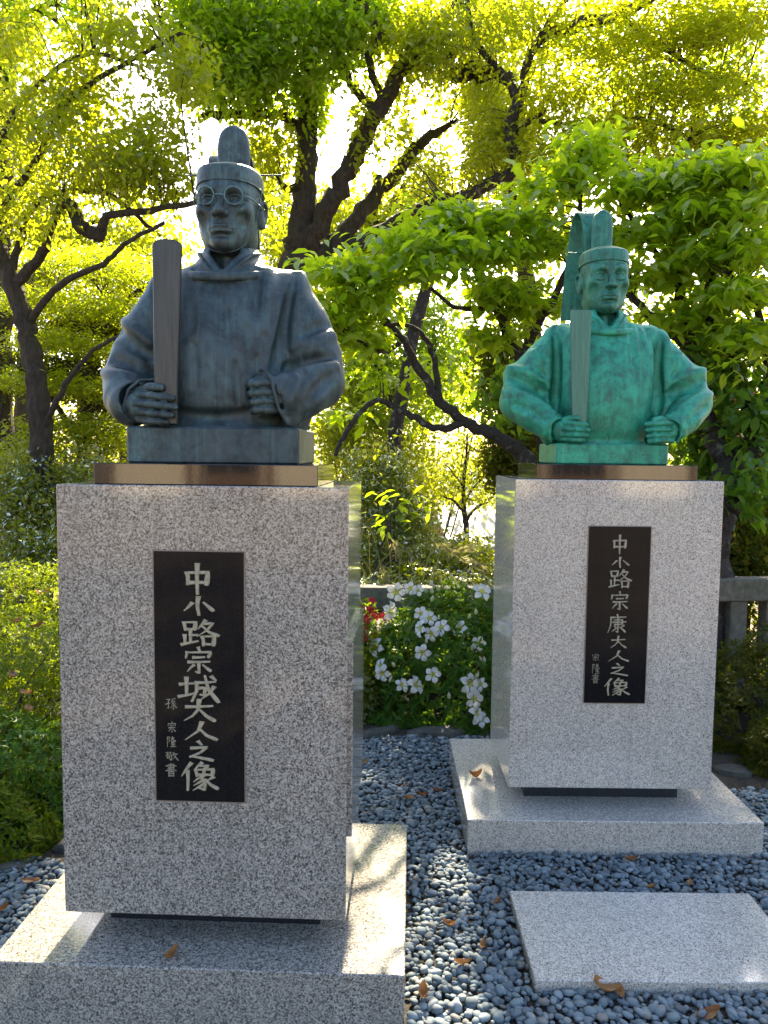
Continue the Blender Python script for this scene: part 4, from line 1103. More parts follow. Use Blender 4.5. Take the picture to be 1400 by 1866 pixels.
def grow(centres, per, spread, L, W, rng, style, kind=4, fold=0.12, droop=0.15, gaps=True):
    c = centres
    if gaps: c = c[keeps_sun(c, rng)]
    N_ = len(c) * per
    base = np.repeat(c, per, 0)
    off = rng.standard_normal((N_, 3)) * spread
    if style == 'flat':
        off[:, 2] *= 0.28
    if style == 'spray':
        off *= np.array([1.35, 1.35, 0.42])
    o = base + off
    if gaps:
        o = o[keeps_sun(o, rng, 1.0)]; N_ = len(o); off = off[:N_]
    ang = rng.random(N_) * 2 * np.pi
    if style == 'flat':
        d = np.stack([np.cos(ang), np.sin(ang), -0.15 - 0.35 * rng.random(N_)], 1)
        n = np.stack([0.35 * rng.standard_normal(N_), 0.35 * rng.standard_normal(N_), np.ones(N_)], 1)
    elif style == 'spray':
        d = np.stack([np.cos(ang), np.sin(ang), -0.30 + 0.28 * rng.standard_normal(N_)], 1)
        n = np.stack([0.45 * rng.standard_normal(N_), 0.45 * rng.standard_normal(N_), np.ones(N_)], 1)
    elif style == 'droop':
        d = np.stack([np.cos(ang), np.sin(ang), -0.55 + 0.6 * rng.standard_normal(N_)], 1)
        n = np.stack([0.7 * rng.standard_normal(N_), 0.7 * rng.standard_normal(N_), np.ones(N_)], 1)
    else:
        d = rng.standard_normal((N_, 3)); n = rng.standard_normal((N_, 3)); n[:, 2] += 0.6
    s = 0.7 + 0.6 * rng.random(N_)
    return leaf_mesh(o, d, n, L * s, W * s, kind, fold, droop)

def skeleton_points(limbs):
    return np.vstack([smooth_path(l, 5) for l in limbs])

def twig_geo(centres, skel, rng, r0=0.012, frac=1.0, maxlen=2.5):
    parts = []
    for c in centres:
        if rng.random() > frac: continue
        dist = np.linalg.norm(skel[:, :3] - c, axis=1) + 0.4 * np.maximum(0, skel[:, 2] - c[2])
        k = int(np.argmin(dist)); a = skel[k]
        L = np.linalg.norm(c - a[:3])
        if L > maxlen or L < 0.05: continue
        if not keeps_sun(np.array([a[:3] * 0.5 + c * 0.5, a[:3] * 0.25 + c * 0.75]), rng).all(): continue
        mid = (a[:3] + c) / 2 + rng.standard_normal(3) * L * 0.10 + np.array([0, 0, 0.06 * L])
        r = min(r0 * (0.35 + 0.6 * L), a[3] * 0.7)
        parts.append(tube_geo(smooth_path([(*a[:3], r), (*mid, r * 0.65), (*c, 0.002)], 3), 4))
    return join_geo(parts)

def px_limb(rows, Y):
    """rows: px py width-px [Y] -> x y z r"""
    out = []
    for r in rows:
        y = r[3] if len(r) > 3 else Y
        p = at(r[0], r[1], y)
        out.append((*p, max(r[2], 1.5) / 2.0 * y / CAM_F))
    return out

def build_tree(name, label, Y, trunk, limbs, foliage, bark, seed, cat="tree", group=None, twig=(0.012, 1.0, 2.2), base_at=None):
    """trunk, limbs: px rows; foliage: list of dicts"""
    rng = np.random.default_rng(seed)
    tp = px_limb(trunk, Y)
    b0 = tp[0]; gz0 = float(ground_z(b0[0], b0[1]))
    if b0[2] > gz0 - 0.05:      # the trunk goes down into the soil and flares a little there
        tp = [(b0[0] - 0.02, b0[1], gz0 - 0.15, b0[3] * 1.35), (b0[0], b0[1], gz0 * 0.6 + b0[2] * 0.4, b0[3] * 1.1)] + tp
    root = empty(name, (tp[0][0], tp[0][1], min(0.0, tp[0][2])))
    off = -np.array(root.location)
    tag(root, label, cat, group)
    lp = [px_limb(l, Y) for l in limbs]
    def child(nm, V, F, mat, smooth=False):
        return mesh_obj(nm, np.asarray(V, float) + off, F, mat, root, smooth)
    p = smooth_path(tp, 7); p[:, :3] += rng.standard_normal((len(p), 3)) * p[:, 3:4] * 0.10
    V, F = tube_geo(p, 14, 0.075, rng); child("trunk", V, F, bark, True)
    for l in lp:
        p = smooth_path(l, 6); p[:, :3] += rng.standard_normal((len(p), 3)) * p[:, 3:4] * 0.22
        V, F = tube_geo(p, 9, 0.05, rng); child("branch", V, F, bark, True)
    skel = skeleton_points([tp] + lp)
    cs = []
    for f in foliage:
        c = pad_points(f['pads'], f['n'], rng)
        cs.append(c[keeps_sun(c, rng)][: max(1, int(f['n'] * f.get('twigs', 0.5)))])
        V, F = grow(c, f['per'], f['spread'], f['L'], f['W'], rng, f['style'], f.get('kind', 4), f.get('fold', 0.12), f.get('droop', 0.15))
        o = child("crown", V, F, f['mat'])
        o["kind"] = "stuff"
    V, F = twig_geo(np.vstack(cs), skel, rng, *twig)
    if len(V):
        o = child("twigs", V, F, bark, True); o["kind"] = "stuff"
    return root

# ------------------------------------------------------------------ trees
# tall camphor behind the spectacled bust
build_tree("camphor_tree", "tall forked tree with mossy trunk rising behind the bust with spectacles", 9.0,
    [(530, 990, 76), (532, 760, 68), (536, 600, 62), (540, 490, 54), (550, 400, 44), (560, 300, 36), (562, 210, 33), (572, 100, 28), (592, -60, 28), (610, -260, 22), (600, -520, 14)],
    [[(545, 480, 42), (585, 400, 37, 8.9), (632, 315, 34, 8.8), (682, 215, 31, 8.7), (740, 118, 26, 8.6), (800, 45, 20, 8.6), (860, -40, 20, 8.5), (900, -220, 14, 8.5)],
     [(560, 500, 36), (610, 445, 31, 9.1), (668, 375, 28, 9.2), (720, 318, 24, 9.3), (768, 262, 20, 9.4), (820, 225, 10, 9.4)],
     [(590, 470, 30, 9.0), (660, 440, 26, 9.1), (730, 400, 22, 9.2), (800, 368, 17, 9.3), (880, 345, 14, 9.4)],
     [(558, 255, 16), (520, 212, 17, 8.9), (450, 208, 16, 8.8), (368, 212, 13, 8.7)],
     [(402, 208, 11, 8.75), (398, 150, 10, 8.7), (345, 132, 9, 8.6), (300, 60, 7, 8.5), (278, -10, 6, 8.4)],
     [(690, 205, 16, 8.7), (640, 150, 14, 8.8), (610, 60, 12, 8.9), (640, -60, 9, 9)],
     [(700, 190, 14, 8.7), (672, 110, 14, 8.5), (690, 60, 12, 8.4), (660, 0, 10, 8.3)],
     [(570, 330, 12), (530, 345, 12, 8.9), (510, 330, 8, 8.9)],
     [(575, 120, 16), (500, 20, 14, 8.8), (420, -80, 10, 8.6)],
     [(745, 112, 14, 8.6), (820, 105, 12, 8.5), (880, 60, 9, 8.4), (940, 20, 6, 8.3)]],
    [dict(pads=[(520, 70, 8.8, 150, 90, 0.9, 3), (430, 130, 8.7, 90, 70, 0.8, 2), (590, 170, 8.9, 60, 60, 0.6, 0.8), (640, 30, 8.8, 70, 60, 0.8, 1.2), (365, 50, 8.6, 70, 60, 0.7, 1.2), (480, -10, 8.8, 220, 60, 1.0, 2.2)],
          n=520, per=32, spread=0.12, L=0.095, W=0.050, style='droop', mat=M['leaf_camphor']),
     dict(pads=[(490, 270, 8.9, 70, 60, 0.7, 0.7), (640, 230, 9.0, 60, 70, 0.7, 0.6), (720, 190, 9.0, 70, 60, 0.7, 0.5), (800, 260, 9.4, 80, 60, 0.7, 1.2), (760, 60, 8.8, 90, 60, 0.8, 1.3), (500, 400, 9.2, 40, 60, 0.5, 0.3), (860, 160, 9.2, 60, 60, 0.6, 0.8)],
          n=300, per=26, spread=0.12, L=0.09, W=0.047, style='droop', mat=M['leaf_yellow']),
     dict(pads=[(560, -330, 9.0, 420, 240, 1.6, 3), (900, -330, 9.0, 300, 220, 1.6, 2), (250, -250, 8.8, 250, 180, 1.4, 1.5), (650, -800, 9.0, 800, 330, 2.2, 5), (200, -700, 9.0, 500, 300, 2.0, 2.5)],
          n=480, per=20, spread=0.20, L=0.14, W=0.07, style='droop', mat=M['leaf_camphor'], twigs=0.25)],  # unseen upper crown, added to shade the ground below and behind the camera
    M['bark'], 11)

# left hand tree with leaning trunk
build_tree("leaning_tree", "leaning dark trunk at the left with airy yellow green leaves above", 7.4,
    [(66, 1075, 54), (70, 1000, 48), (74, 850, 42), (68, 710, 38), (48, 600, 34), (18, 505, 30), (-18, 420, 34), (-60, 300, 28), (-80, 120, 20), (-92, -40, 11), (-96, -180, 3)],
    [[(25, 530, 20), (70, 470, 18, 7.3), (100, 400, 14, 7.2), (118, 360, 16, 7.1)],
     [(118, 362, 18, 7.1), (150, 410, 26, 7.0), (182, 430, 22, 7.0), (196, 395, 14, 6.9), (260, 385, 12, 6.9), (356, 370, 9, 6.8)],
     [(20, 500, 14), (40, 430, 13, 7.4), (60, 380, 12, 7.4), (110, 350, 11, 7.3), (200, 355, 9, 7.2), (280, 420, 7, 7.1)],
     [(45, 600, 14), (110, 520, 12, 7.2), (190, 480, 10, 7.1), (235, 440, 8, 7.0), (300, 405, 7, 7.0)],
     [(-20, 420, 18), (60, 300, 12, 7.3), (130, 180, 10, 7.2), (240, 110, 8, 7.1), (330, 60, 6, 7)],
     [(-40, 360, 14), (30, 200, 10, 7.3), (150, 100, 8, 7.2), (250, 120, 6, 7.1)],
     [(70, 800, 12), (120, 700, 10, 7.2), (170, 640, 8, 7.1), (240, 600, 6, 7.0)]],
    [dict(pads=[(70, 230, 7.3, 110, 90, 0.8, 2.2), (200, 290, 7.1, 110, 60, 0.7, 1.6), (60, 370, 7.3, 110, 50, 0.7, 1.4), (280, 250, 7.0, 70, 70, 0.6, 0.9), (150, 170, 7.2, 80, 50, 0.6, 0.9), (210, 60, 7.2, 120, 60, 0.7, 1.0), (330, 130, 7.0, 60, 60, 0.6, 0.7), (270, 330, 7.0, 90, 40, 0.5, 0.7), (40, 80, 7.4, 60, 60, 0.6, 0.5)],
          n=460, per=24, spread=0.095, L=0.070, W=0.038, style='droop', mat=M['leaf_yellow']),
     dict(pads=[(100, -150, 7.3, 260, 130, 1.0, 1)], n=160, per=16, spread=0.13, L=0.08, W=0.04, style='droop', mat=M['leaf_yellow'], twigs=0.2)],
    M['bark'], 12, twig=(0.009, 0.9, 1.6))

# dark trunk running up the left edge
build_tree("edge_tree", "dark upright trunk at the top left edge of the photograph", 9.5,
    [(-10, 1010, 60), (-6, 700, 52), (0, 400, 44), (6, 180, 40), (16, 60, 34), (30, -80, 26), (44, -240, 14), (54, -420, 3)],
    [[(10, 120, 16), (60, 20, 12, 9.3), (130, 60, 8, 9.2), (180, 130, 6, 9.1)], [(14, 80, 14), (80, 10, 10, 9.4), (150, 20, 8, 9.3)]],
    [dict(pads=[(20, 60, 9.4, 60, 80, 0.6, 1), (60, -60, 9.4, 200, 80, 0.9, 1), (150, 40, 9.2, 70, 40, 0.5, 0.5)], n=220, per=18, spread=0.14, L=0.09, W=0.045, style='droop', mat=M['leaf_camphor'])],
    M['bark'], 13)

# fine leaved maple at the left, in flat layers
build_tree("layered_maple", "bright fine leaved maple in flat layers, left of the bust with spectacles", 8.6,
    [(150, 1030, 34), (150, 900, 28), (156, 760, 24), (172, 640, 20), (190, 540, 14)],
    [[(156, 760, 12), (230, 690, 10, 8.4), (280, 650, 7, 8.2)], [(152, 820, 12), (90, 720, 9, 8.4), (20, 660, 7, 8.2)], [(172, 640, 10), (110, 560, 8, 8.4), (40, 520, 6, 8.3)],
     [(175, 620, 10), (240, 540, 8, 8.5), (300, 500, 6, 8.4)], [(152, 860, 10), (210, 800, 8, 8.4), (230, 760, 6, 8.3)], [(150, 900, 10), (60, 850, 8, 8.4), (0, 800, 6, 8.3)]],
    [dict(pads=[(150, 470, 8.6, 130, 22, 0.9, 1.2), (240, 500, 8.4, 90, 26, 0.8, 1.0), (60, 545, 8.4, 90, 24, 0.8, 1.0), (190, 560, 8.3, 110, 24, 0.8, 1.2), (110, 620, 8.3, 110, 26, 0.8, 1.0), (230, 640, 8.2, 80, 26, 0.7, 0.9), (60, 690, 8.2, 90, 24, 0.7, 0.8), (180, 710, 8.3, 100, 26, 0.7, 1.1),
                (130, 775, 8.3, 110, 26, 0.7, 1.1), (210, 800, 8.3, 70, 26, 0.6, 0.9), (50, 820, 8.3, 90, 30, 0.7, 1.0), (150, 860, 8.4, 110, 26, 0.7, 1.1), (40, 900, 8.4, 90, 30, 0.7, 0.8), (330, 560, 9.2, 40, 60, 0.5, 0.5)],
          n=1250, per=22, spread=0.14, L=0.066, W=0.022, style='flat', mat=M['leaf_maple'], twigs=0.35),
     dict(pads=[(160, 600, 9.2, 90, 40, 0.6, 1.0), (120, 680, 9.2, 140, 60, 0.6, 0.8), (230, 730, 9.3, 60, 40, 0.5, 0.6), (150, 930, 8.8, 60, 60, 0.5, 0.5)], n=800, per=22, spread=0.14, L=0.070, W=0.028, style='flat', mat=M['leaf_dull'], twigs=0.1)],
    M['bark'], 14, twig=(0.008, 0.8, 1.4))

# crooked maple with the golden crown over the green bust
build_tree("golden_maple", "golden green maple with crooked dark stem, above and behind the green bust", 8.0,
    [(700, 1000, 30, 8.6), (735, 700, 24, 8.5), (790, 480, 20, 8.3), (840, 372, 22, 8.1), (900, 332, 22, 8.0), (940, 308, 20), (934, 262, 22), (930, 228, 22), (946, 180, 20)],
    [[(946, 185, 18), (920, 140, 13), (888, 105, 11), (862, 55, 10), (850, -10, 9), (845, -120, 7)],
     [(946, 185, 18), (968, 95, 15), (1010, 58, 18), (1060, 45, 22), (1125, 28, 18), (1200, -10, 12)],
     [(968, 100, 12), (1000, 40, 10, 7.9), (1040, -10, 8, 7.8)],
     [(935, 240, 10), (975, 215, 9, 7.9), (992, 205, 7, 7.8)],
     [(1125, 28, 12), (1200, 80, 10, 7.8), (1280, 130, 8, 7.6), (1360, 150, 6, 7.5)],
     [(970, 215, 9, 7.9), (1060, 230, 9, 7.7), (1160, 215, 8, 7.5), (1260, 250, 6, 7.4)],
     [(830, 135, 30, 8.6), (880, 128, 28, 8.5), (935, 140, 18, 8.3)]],
    [dict(pads=[(1120, 90, 7.8, 110, 36, 0.7, 1.4), (1240, 60, 7.7, 120, 40, 0.7, 1.6), (1340, 40, 7.6, 90, 50, 0.7, 1.4), (1180, 160, 7.6, 130, 34, 0.7, 1.5), (1310, 150, 7.5, 110, 40, 0.7, 1.5), (1100, 230, 7.6, 110, 34, 0.7, 1.3), (1240, 240, 7.5, 120, 36, 0.7, 1.5), (1370, 240, 7.4, 70, 46, 0.6, 1.2), (1020, 170, 7.8, 60, 40, 0.6, 0.8), (1130, 300, 7.6, 140, 30, 0.6, 1.3), (1310, 310, 7.5, 110, 34, 0.6, 1.2), (1010, 285, 7.8, 80, 34, 0.6, 1.0), (1150, 20, 7.9, 200, 36, 0.8, 1.2), (1300, -40, 7.8, 200, 60, 0.8, 1.2)],
          n=1050, per=20, spread=0.15, L=0.074, W=0.030, style='flat', mat=M['leaf_golden'], twigs=0.3),
     dict(pads=[(860, 60, 8.0, 80, 60, 0.6, 1.0), (800, 110, 8.4, 60, 50, 0.6, 0.6), (900, 260, 8.2, 60, 50, 0.6, 0.8), (850, 310, 8.4, 70, 40, 0.6, 0.9), (960, 30, 8.0, 70, 40, 0.6, 0.8), (880, 190, 8.5, 60, 50, 0.6, 0.6), (780, 330, 9.0, 70, 40, 0.6, 0.7), (950, 240, 8.3, 70, 60, 0.5, 0.8)],
          n=520, per=17, spread=0.12, L=0.062, W=0.032, style='droop', mat=M['leaf_yellow'], twigs=0.5),
     dict(pads=[(1200, -200, 7.8, 300, 130, 1.0, 1)], n=90, per=16, spread=0.15, L=0.07, W=0.03, style='flat', mat=M['leaf_golden'], twigs=0.1)],
    M['bark_dark'], 15, twig=(0.009, 0.8, 1.5))

# cherry with big fresh leaves behind the green bust
CH_Y = 5.3
cherry_limbs = [
     [(1330, 862, 40, 5.0), (1290, 760, 30, 5.1), (1262, 640, 24, 5.2), (1240, 520, 18, 5.3), (1215, 420, 12, 5.3), (1200, 330, 8, 5.3)],
     [(1010, 1215, 52, 5.7), (1006, 1060, 44, 5.7), (1000, 930, 40, 5.7), (950, 830, 30, 5.7), (910, 798, 24, 5.6), (850, 768, 20, 5.5), (800, 730, 18, 5.4), (768, 680, 16, 5.4), (735, 620, 13, 5.3), (690, 570, 9, 5.2), (640, 530, 6, 5.1)],
     [(1004, 990, 38, 5.7), (1000, 930, 36, 5.7), (985, 760, 28, 5.7), (940, 640, 22, 5.6), (900, 560, 16, 5.5), (860, 480, 11, 5.4), (820, 420, 7, 5.3)],
     [(950, 650, 16, 5.6), (1010, 540, 13, 5.5), (1050, 440, 10, 5.4), (1060, 340, 7, 5.3)],
     [(850, 768, 16, 5.5), (790, 780, 13, 5.4), (730, 745, 12, 5.4), (680, 732, 10, 5.3), (630, 790, 9, 5.3), (612, 830, 7, 5.3)],
     [(800, 730, 13, 5.4), (790, 650, 11, 5.4), (760, 600, 9, 5.3), (700, 590, 7, 5.2)],
     [(1380, 800, 30, 5.1), (1330, 640, 22, 5.1), (1290, 560, 16, 5.1), (1310, 450, 11, 5.1), (1350, 360, 7, 5.0)],
     [(1262, 640, 18, 5.2), (1180, 570, 14, 5.3), (1120, 500, 11, 5.4), (1090, 420, 8, 5.4)],
     [(1380, 800, 22, 5.1), (1400, 680, 18, 5.0), (1380, 560, 12, 4.9), (1330, 500, 8, 4.8)],
     [(735, 620, 10, 5.3), (700, 640, 8, 5.3), (650, 620, 6, 5.2)],
     [(900, 560, 10, 5.5), (830, 560, 8, 5.4), (770, 510, 6, 5.3)],
     [(1240, 520, 12, 5.3), (1180, 440, 9, 5.3), (1130, 370, 6, 5.3)]]
cherry = build_tree("cherry_tree", "wide cherry tree with large fresh green leaves spreading behind the green bust", CH_Y,
    [(1290, 985, 78, 4.9), (1316, 900, 64, 4.95), (1345, 850, 56, 5.0), (1385, 795, 50, 5.1), (1430, 730, 40, 5.2), (1470, 640, 30, 5.2)],
    cherry_limbs,
    [dict(pads=[(640, 490, 5.1, 75, 16, 0.35, 0.9), (660, 545, 5.2, 80, 16, 0.35, 0.9), (620, 585, 5.3, 55, 14, 0.3, 0.5), (700, 620, 5.3, 80, 14, 0.35, 0.7), (760, 440, 5.2, 80, 16, 0.4, 1.0), (770, 500, 5.2, 90, 16, 0.4, 1.0), (790, 565, 5.3, 90, 15, 0.4, 0.9), (830, 390, 5.3, 80, 16, 0.4, 0.9), (870, 455, 5.3, 90, 17, 0.4, 1.0), (900, 530, 5.4, 80, 17, 0.4, 0.9), (930, 400, 5.4, 80, 18, 0.4, 1.0), (880, 610, 5.5, 80, 15, 0.35, 0.6),
                (1000, 340, 5.4, 60, 16, 0.35, 0.6), (1010, 450, 5.5, 70, 22, 0.4, 0.8), (970, 560, 5.6, 60, 18, 0.4, 0.6), (1080, 300, 5.3, 80, 18, 0.35, 0.8), (1070, 250, 5.3, 30, 24, 0.3, 0.3), (1180, 340, 5.3, 90, 18, 0.4, 1.0), (1180, 420, 5.3, 90, 20, 0.4, 1.0), (1200, 500, 5.3, 80, 20, 0.4, 0.9), (1280, 310, 5.1, 80, 18, 0.4, 1.0), (1300, 385, 5.1, 90, 20, 0.4, 1.1), (1290, 460, 5.1, 80, 20, 0.4, 1.0), (1375, 300, 5.0, 60, 18, 0.4, 0.8), (1370, 370, 5.0, 70, 20, 0.4, 0.9),
                (1360, 450, 4.9, 70, 20, 0.4, 0.9), (1350, 530, 4.9, 70, 22, 0.35, 0.9), (1250, 580, 5.3, 80, 22, 0.35, 0.8), (1370, 610, 4.9, 50, 22, 0.35, 0.7), (700, 690, 5.5, 70, 20, 0.3, 0.35), (800, 660, 5.6, 70, 22, 0.3, 0.4), (640, 740, 5.5, 50, 24, 0.3, 0.25), (1100, 540, 5.7, 60, 40, 0.3, 0.5)],
          n=1250, per=11, spread=0.085, L=0.096, W=0.044, style='spray', kind=6, fold=0.10, droop=0.26, mat=M['leaf_cherry'], twigs=0.6),
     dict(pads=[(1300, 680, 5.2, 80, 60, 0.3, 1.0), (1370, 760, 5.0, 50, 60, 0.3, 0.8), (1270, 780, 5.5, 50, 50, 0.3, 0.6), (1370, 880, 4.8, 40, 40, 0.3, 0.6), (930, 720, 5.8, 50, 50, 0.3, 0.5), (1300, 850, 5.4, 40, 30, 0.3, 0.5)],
          n=210, per=11, spread=0.09, L=0.095, W=0.045, style='droop', kind=6, fold=0.10, droop=0.22, mat=M['leaf_azalea_cherry_shade'], twigs=0.5)],  # lower right cherry leaves: a darker leaf colour paints their shade
    M['bark_dark'], 16, twig=(0.010, 0.9, 1.0))

# its nearest, largest leaves stand out one by one
rngc = np.random.default_rng(61)
c = pad_points([(640, 495, 4.9, 60, 35, 0.12, 1), (760, 455, 4.9, 70, 40, 0.12, 1), (870, 480, 5.0, 60, 50, 0.12, 1), (1180, 400, 4.9, 80, 50, 0.12, 1), (1290, 350, 4.75, 80, 45, 0.12, 1.3), (1360, 430, 4.55, 50, 60, 0.12, 1.2), (1050, 300, 4.95, 40, 45, 0.12, 0.6), (1370, 520, 4.5, 40, 50, 0.1, 0.8), (690, 560, 5.0, 60, 40, 0.1, 0.6), (1340, 640, 4.6, 50, 50, 0.1, 0.6)], 60, rngc)
lv, lf = leaf_mesh(np.zeros((1, 3)), np.array([[1.0, 0, 0]]), np.array([[0, 0, 1.0]]), np.array([1.0]), np.array([0.46]), 6, 0.10, 0.22)
leaf_data = bpy.data.meshes.new("leaf"); leaf_data.from_pydata(lv.tolist(), [], lf.tolist()); leaf_data.materials.append(M['leaf_cherry'])
cl = Vector(cherry.location)
for k, cc in enumerate(c):
    for q in range(5):
        o = bpy.data.objects.new("leaf", leaf_data); COL.objects.link(o); o.parent = cherry
        p = cc + rngc.standard_normal(3) * np.array([0.05, 0.05, 0.04])
        o.location = Vector(p) - cl
        o.rotation_euler = (rngc.normal(0, 0.5), rngc.normal(0.35, 0.35), rngc.random() * 6.28)
        s = 0.10 * (0.8 + 0.45 * rngc.random()); o.scale = (s, s, s)

# ------------------------------------------------------------------ thicket behind the fence
def thicket(name, label, pads, n, per, L, W, mat, seed, stems, style='random', spread=0.10, cat="shrub", group="shrubs behind the stone fence", kind=4):
    rng = np.random.default_rng(seed)
    c = pad_points(pads, n, rng)
    P = np.array(pads)
    ctr = c.mean(0); gz_ = float(ground_z(ctr[0], ctr[1]))
    root = empty(name, (ctr[0], ctr[1], gz_)); off = -np.array(root.location)
    tag(root, label, cat, group)
    V, F = grow(c, per, spread, L, W, rng, style, kind)
    o = mesh_obj("crown", V + off, F, mat, root); o["kind"] = "stuff"
    skel = []
    for k in range(stems):
        top = c[rng.integers(len(c))]
        b = np.array([ctr[0] + rng.normal(0, 0.12), ctr[1] + rng.normal(0, 0.1), gz_])
        mid = (b + top) / 2 + rng.normal(0, 0.10, 3)
        skel.append([(*b, 0.018), (*mid, 0.012), (*top, 0.003)])
    V, F = join_geo([tube_geo(smooth_path(s, 5), 5) for s in skel])
    mesh_obj("stems", np.array(V) + off, F, M['bark_dark'], root, True)
    return root

thicket("broadleaf_shrub", "glittering small leaved shrub in the gap between the two pedestals, left half", [(690, 880, 7.2, 60, 70, 0.5, 1), (720, 960, 7.0, 70, 60, 0.5, 1), (680, 1020, 6.6, 60, 40, 0.4, 0.7)], 468, 25, 0.050, 0.026, M['leaf_thicket'], 21, 6)
thicket("broadleaf_shrub", "glittering small leaved shrub in the gap between the two pedestals, beside the green one", [(850, 1035, 6.8, 60, 28, 0.5, 1), (800, 1045, 6.4, 70, 26, 0.4, 0.8)], 342, 25, 0.050, 0.026, M['leaf_thicket'], 22, 5)
thicket("broadleaf_shrub", "big leaved green bush above the white azalea, left of the slim young tree", [(740, 930, 6.2, 50, 40, 0.3, 1), (700, 910, 6.2, 40, 30, 0.3, 0.6)], 40, 12, 0.10, 0.05, M['leaf_cherry'], 23, 4, 'droop', 0.09, kind=6)
thicket("broadleaf_shrub", "sunlit thicket mass under the cherry branches, right of the bust with spectacles", [(640, 800, 9.5, 60, 60, 0.6, 1), (720, 830, 10.0, 70, 50, 0.6, 1), (770, 880, 10.5, 50, 40, 0.6, 0.6), (650, 720, 9.8, 60, 40, 0.5, 0.6)], 468, 23, 0.062, 0.03, M['leaf_yellow'], 24, 6, spread=0.14)
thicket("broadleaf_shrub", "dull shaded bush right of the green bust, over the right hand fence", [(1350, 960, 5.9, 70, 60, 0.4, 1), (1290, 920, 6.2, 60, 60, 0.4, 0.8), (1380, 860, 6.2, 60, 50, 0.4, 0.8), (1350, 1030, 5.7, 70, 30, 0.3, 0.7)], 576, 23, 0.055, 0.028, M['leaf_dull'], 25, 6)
thicket("red_leaf_shrub", "dark red leaved shrub right of the green bust", [(1350, 770, 6.4, 50, 40, 0.3, 1), (1300, 800, 6.5, 40, 30, 0.3, 0.5)], 162, 21, 0.05, 0.02, M['leaf_red'], 26, 4)
thicket("broadleaf_shrub", "dense sparkling bush left of the pedestal of the bust with spectacles, behind the hedge", [(60, 960, 7.0, 90, 60, 0.4, 1), (20, 900, 7.2, 60, 60, 0.4, 0.8), (140, 900, 7.4, 60, 70, 0.4, 1.0), (90, 1010, 6.6, 100, 30, 0.3, 0.9)], 648, 23, 0.050, 0.026, M['leaf_thicket'], 27, 6)
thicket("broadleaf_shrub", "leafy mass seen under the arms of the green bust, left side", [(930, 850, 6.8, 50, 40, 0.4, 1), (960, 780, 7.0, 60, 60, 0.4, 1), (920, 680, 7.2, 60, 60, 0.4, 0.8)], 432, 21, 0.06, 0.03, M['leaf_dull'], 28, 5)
thicket("broadleaf_shrub", "yellow lit foliage low between the busts", [(760, 700, 11.0, 110, 40, 0.8, 0.5), (860, 700, 11.5, 70, 40, 0.6, 0.5), (620, 640, 11.0, 60, 60, 0.6, 0.5)], 234, 21, 0.07, 0.034, M['leaf_yellow'], 29, 5, spread=0.16)

# slim young tree by the shed
build_tree("young_tree", "slim young tree with a thin forked stem in front of the tan shed", 10.0,
    [(850, 1040, 11), (850, 968, 11), (846, 930, 9), (845, 880, 7), (850, 830, 5), (852, 790, 3)],
    [[(848, 940, 6), (830, 915, 5), (808, 905, 3)], [(849, 950, 6), (868, 925, 5), (890, 915, 3)], [(846, 915, 5), (862, 890, 4), (880, 870, 2.5)], [(845, 890, 4), (825, 860, 3), (810, 845, 2)]],
    [dict(pads=[(850, 880, 10, 55, 30, 0.4, 1), (880, 905, 10, 30, 25, 0.3, 0.6), (815, 890, 10, 30, 30, 0.3, 0.6), (850, 820, 10, 50, 30, 0.3, 0.8)], n=90, per=14, spread=0.11, L=0.06, W=0.03, style='droop', mat=M['leaf_yellow'])],
    M['bark_dark'], 31, twig=(0.006, 0.8, 0.8))
# far pine stems seen left of the camphor trunk
build_tree("slender_pine", "slender far pine right of the spectacled bust's head", 14.0,
    [(518, 900, 14), (516, 600, 11), (514, 480, 9), (512, 400, 6), (510, 330, 3)],
    [[(514, 470, 4), (490, 462, 3), (470, 466, 2)], [(514, 440, 4), (540, 430, 3)], [(513, 410, 3), (492, 402, 2)], [(514, 500, 4), (545, 492, 2.5)]],
    [dict(pads=[(495, 458, 14, 30, 8, 0.3, 1), (500, 400, 14, 25, 10, 0.3, 1), (530, 430, 14, 22, 8, 0.3, 1), (512, 350, 14, 18, 16, 0.3, 1), (520, 490, 14, 40, 10, 0.3, 1), (500, 540, 14, 40, 40, 0.4, 1)], n=80, per=14, spread=0.10, L=0.10, W=0.012, style='flat', mat=M['leaf_dull'])],
    M['bark_dark'], 32, twig=(0.006, 0.8, 0.8))

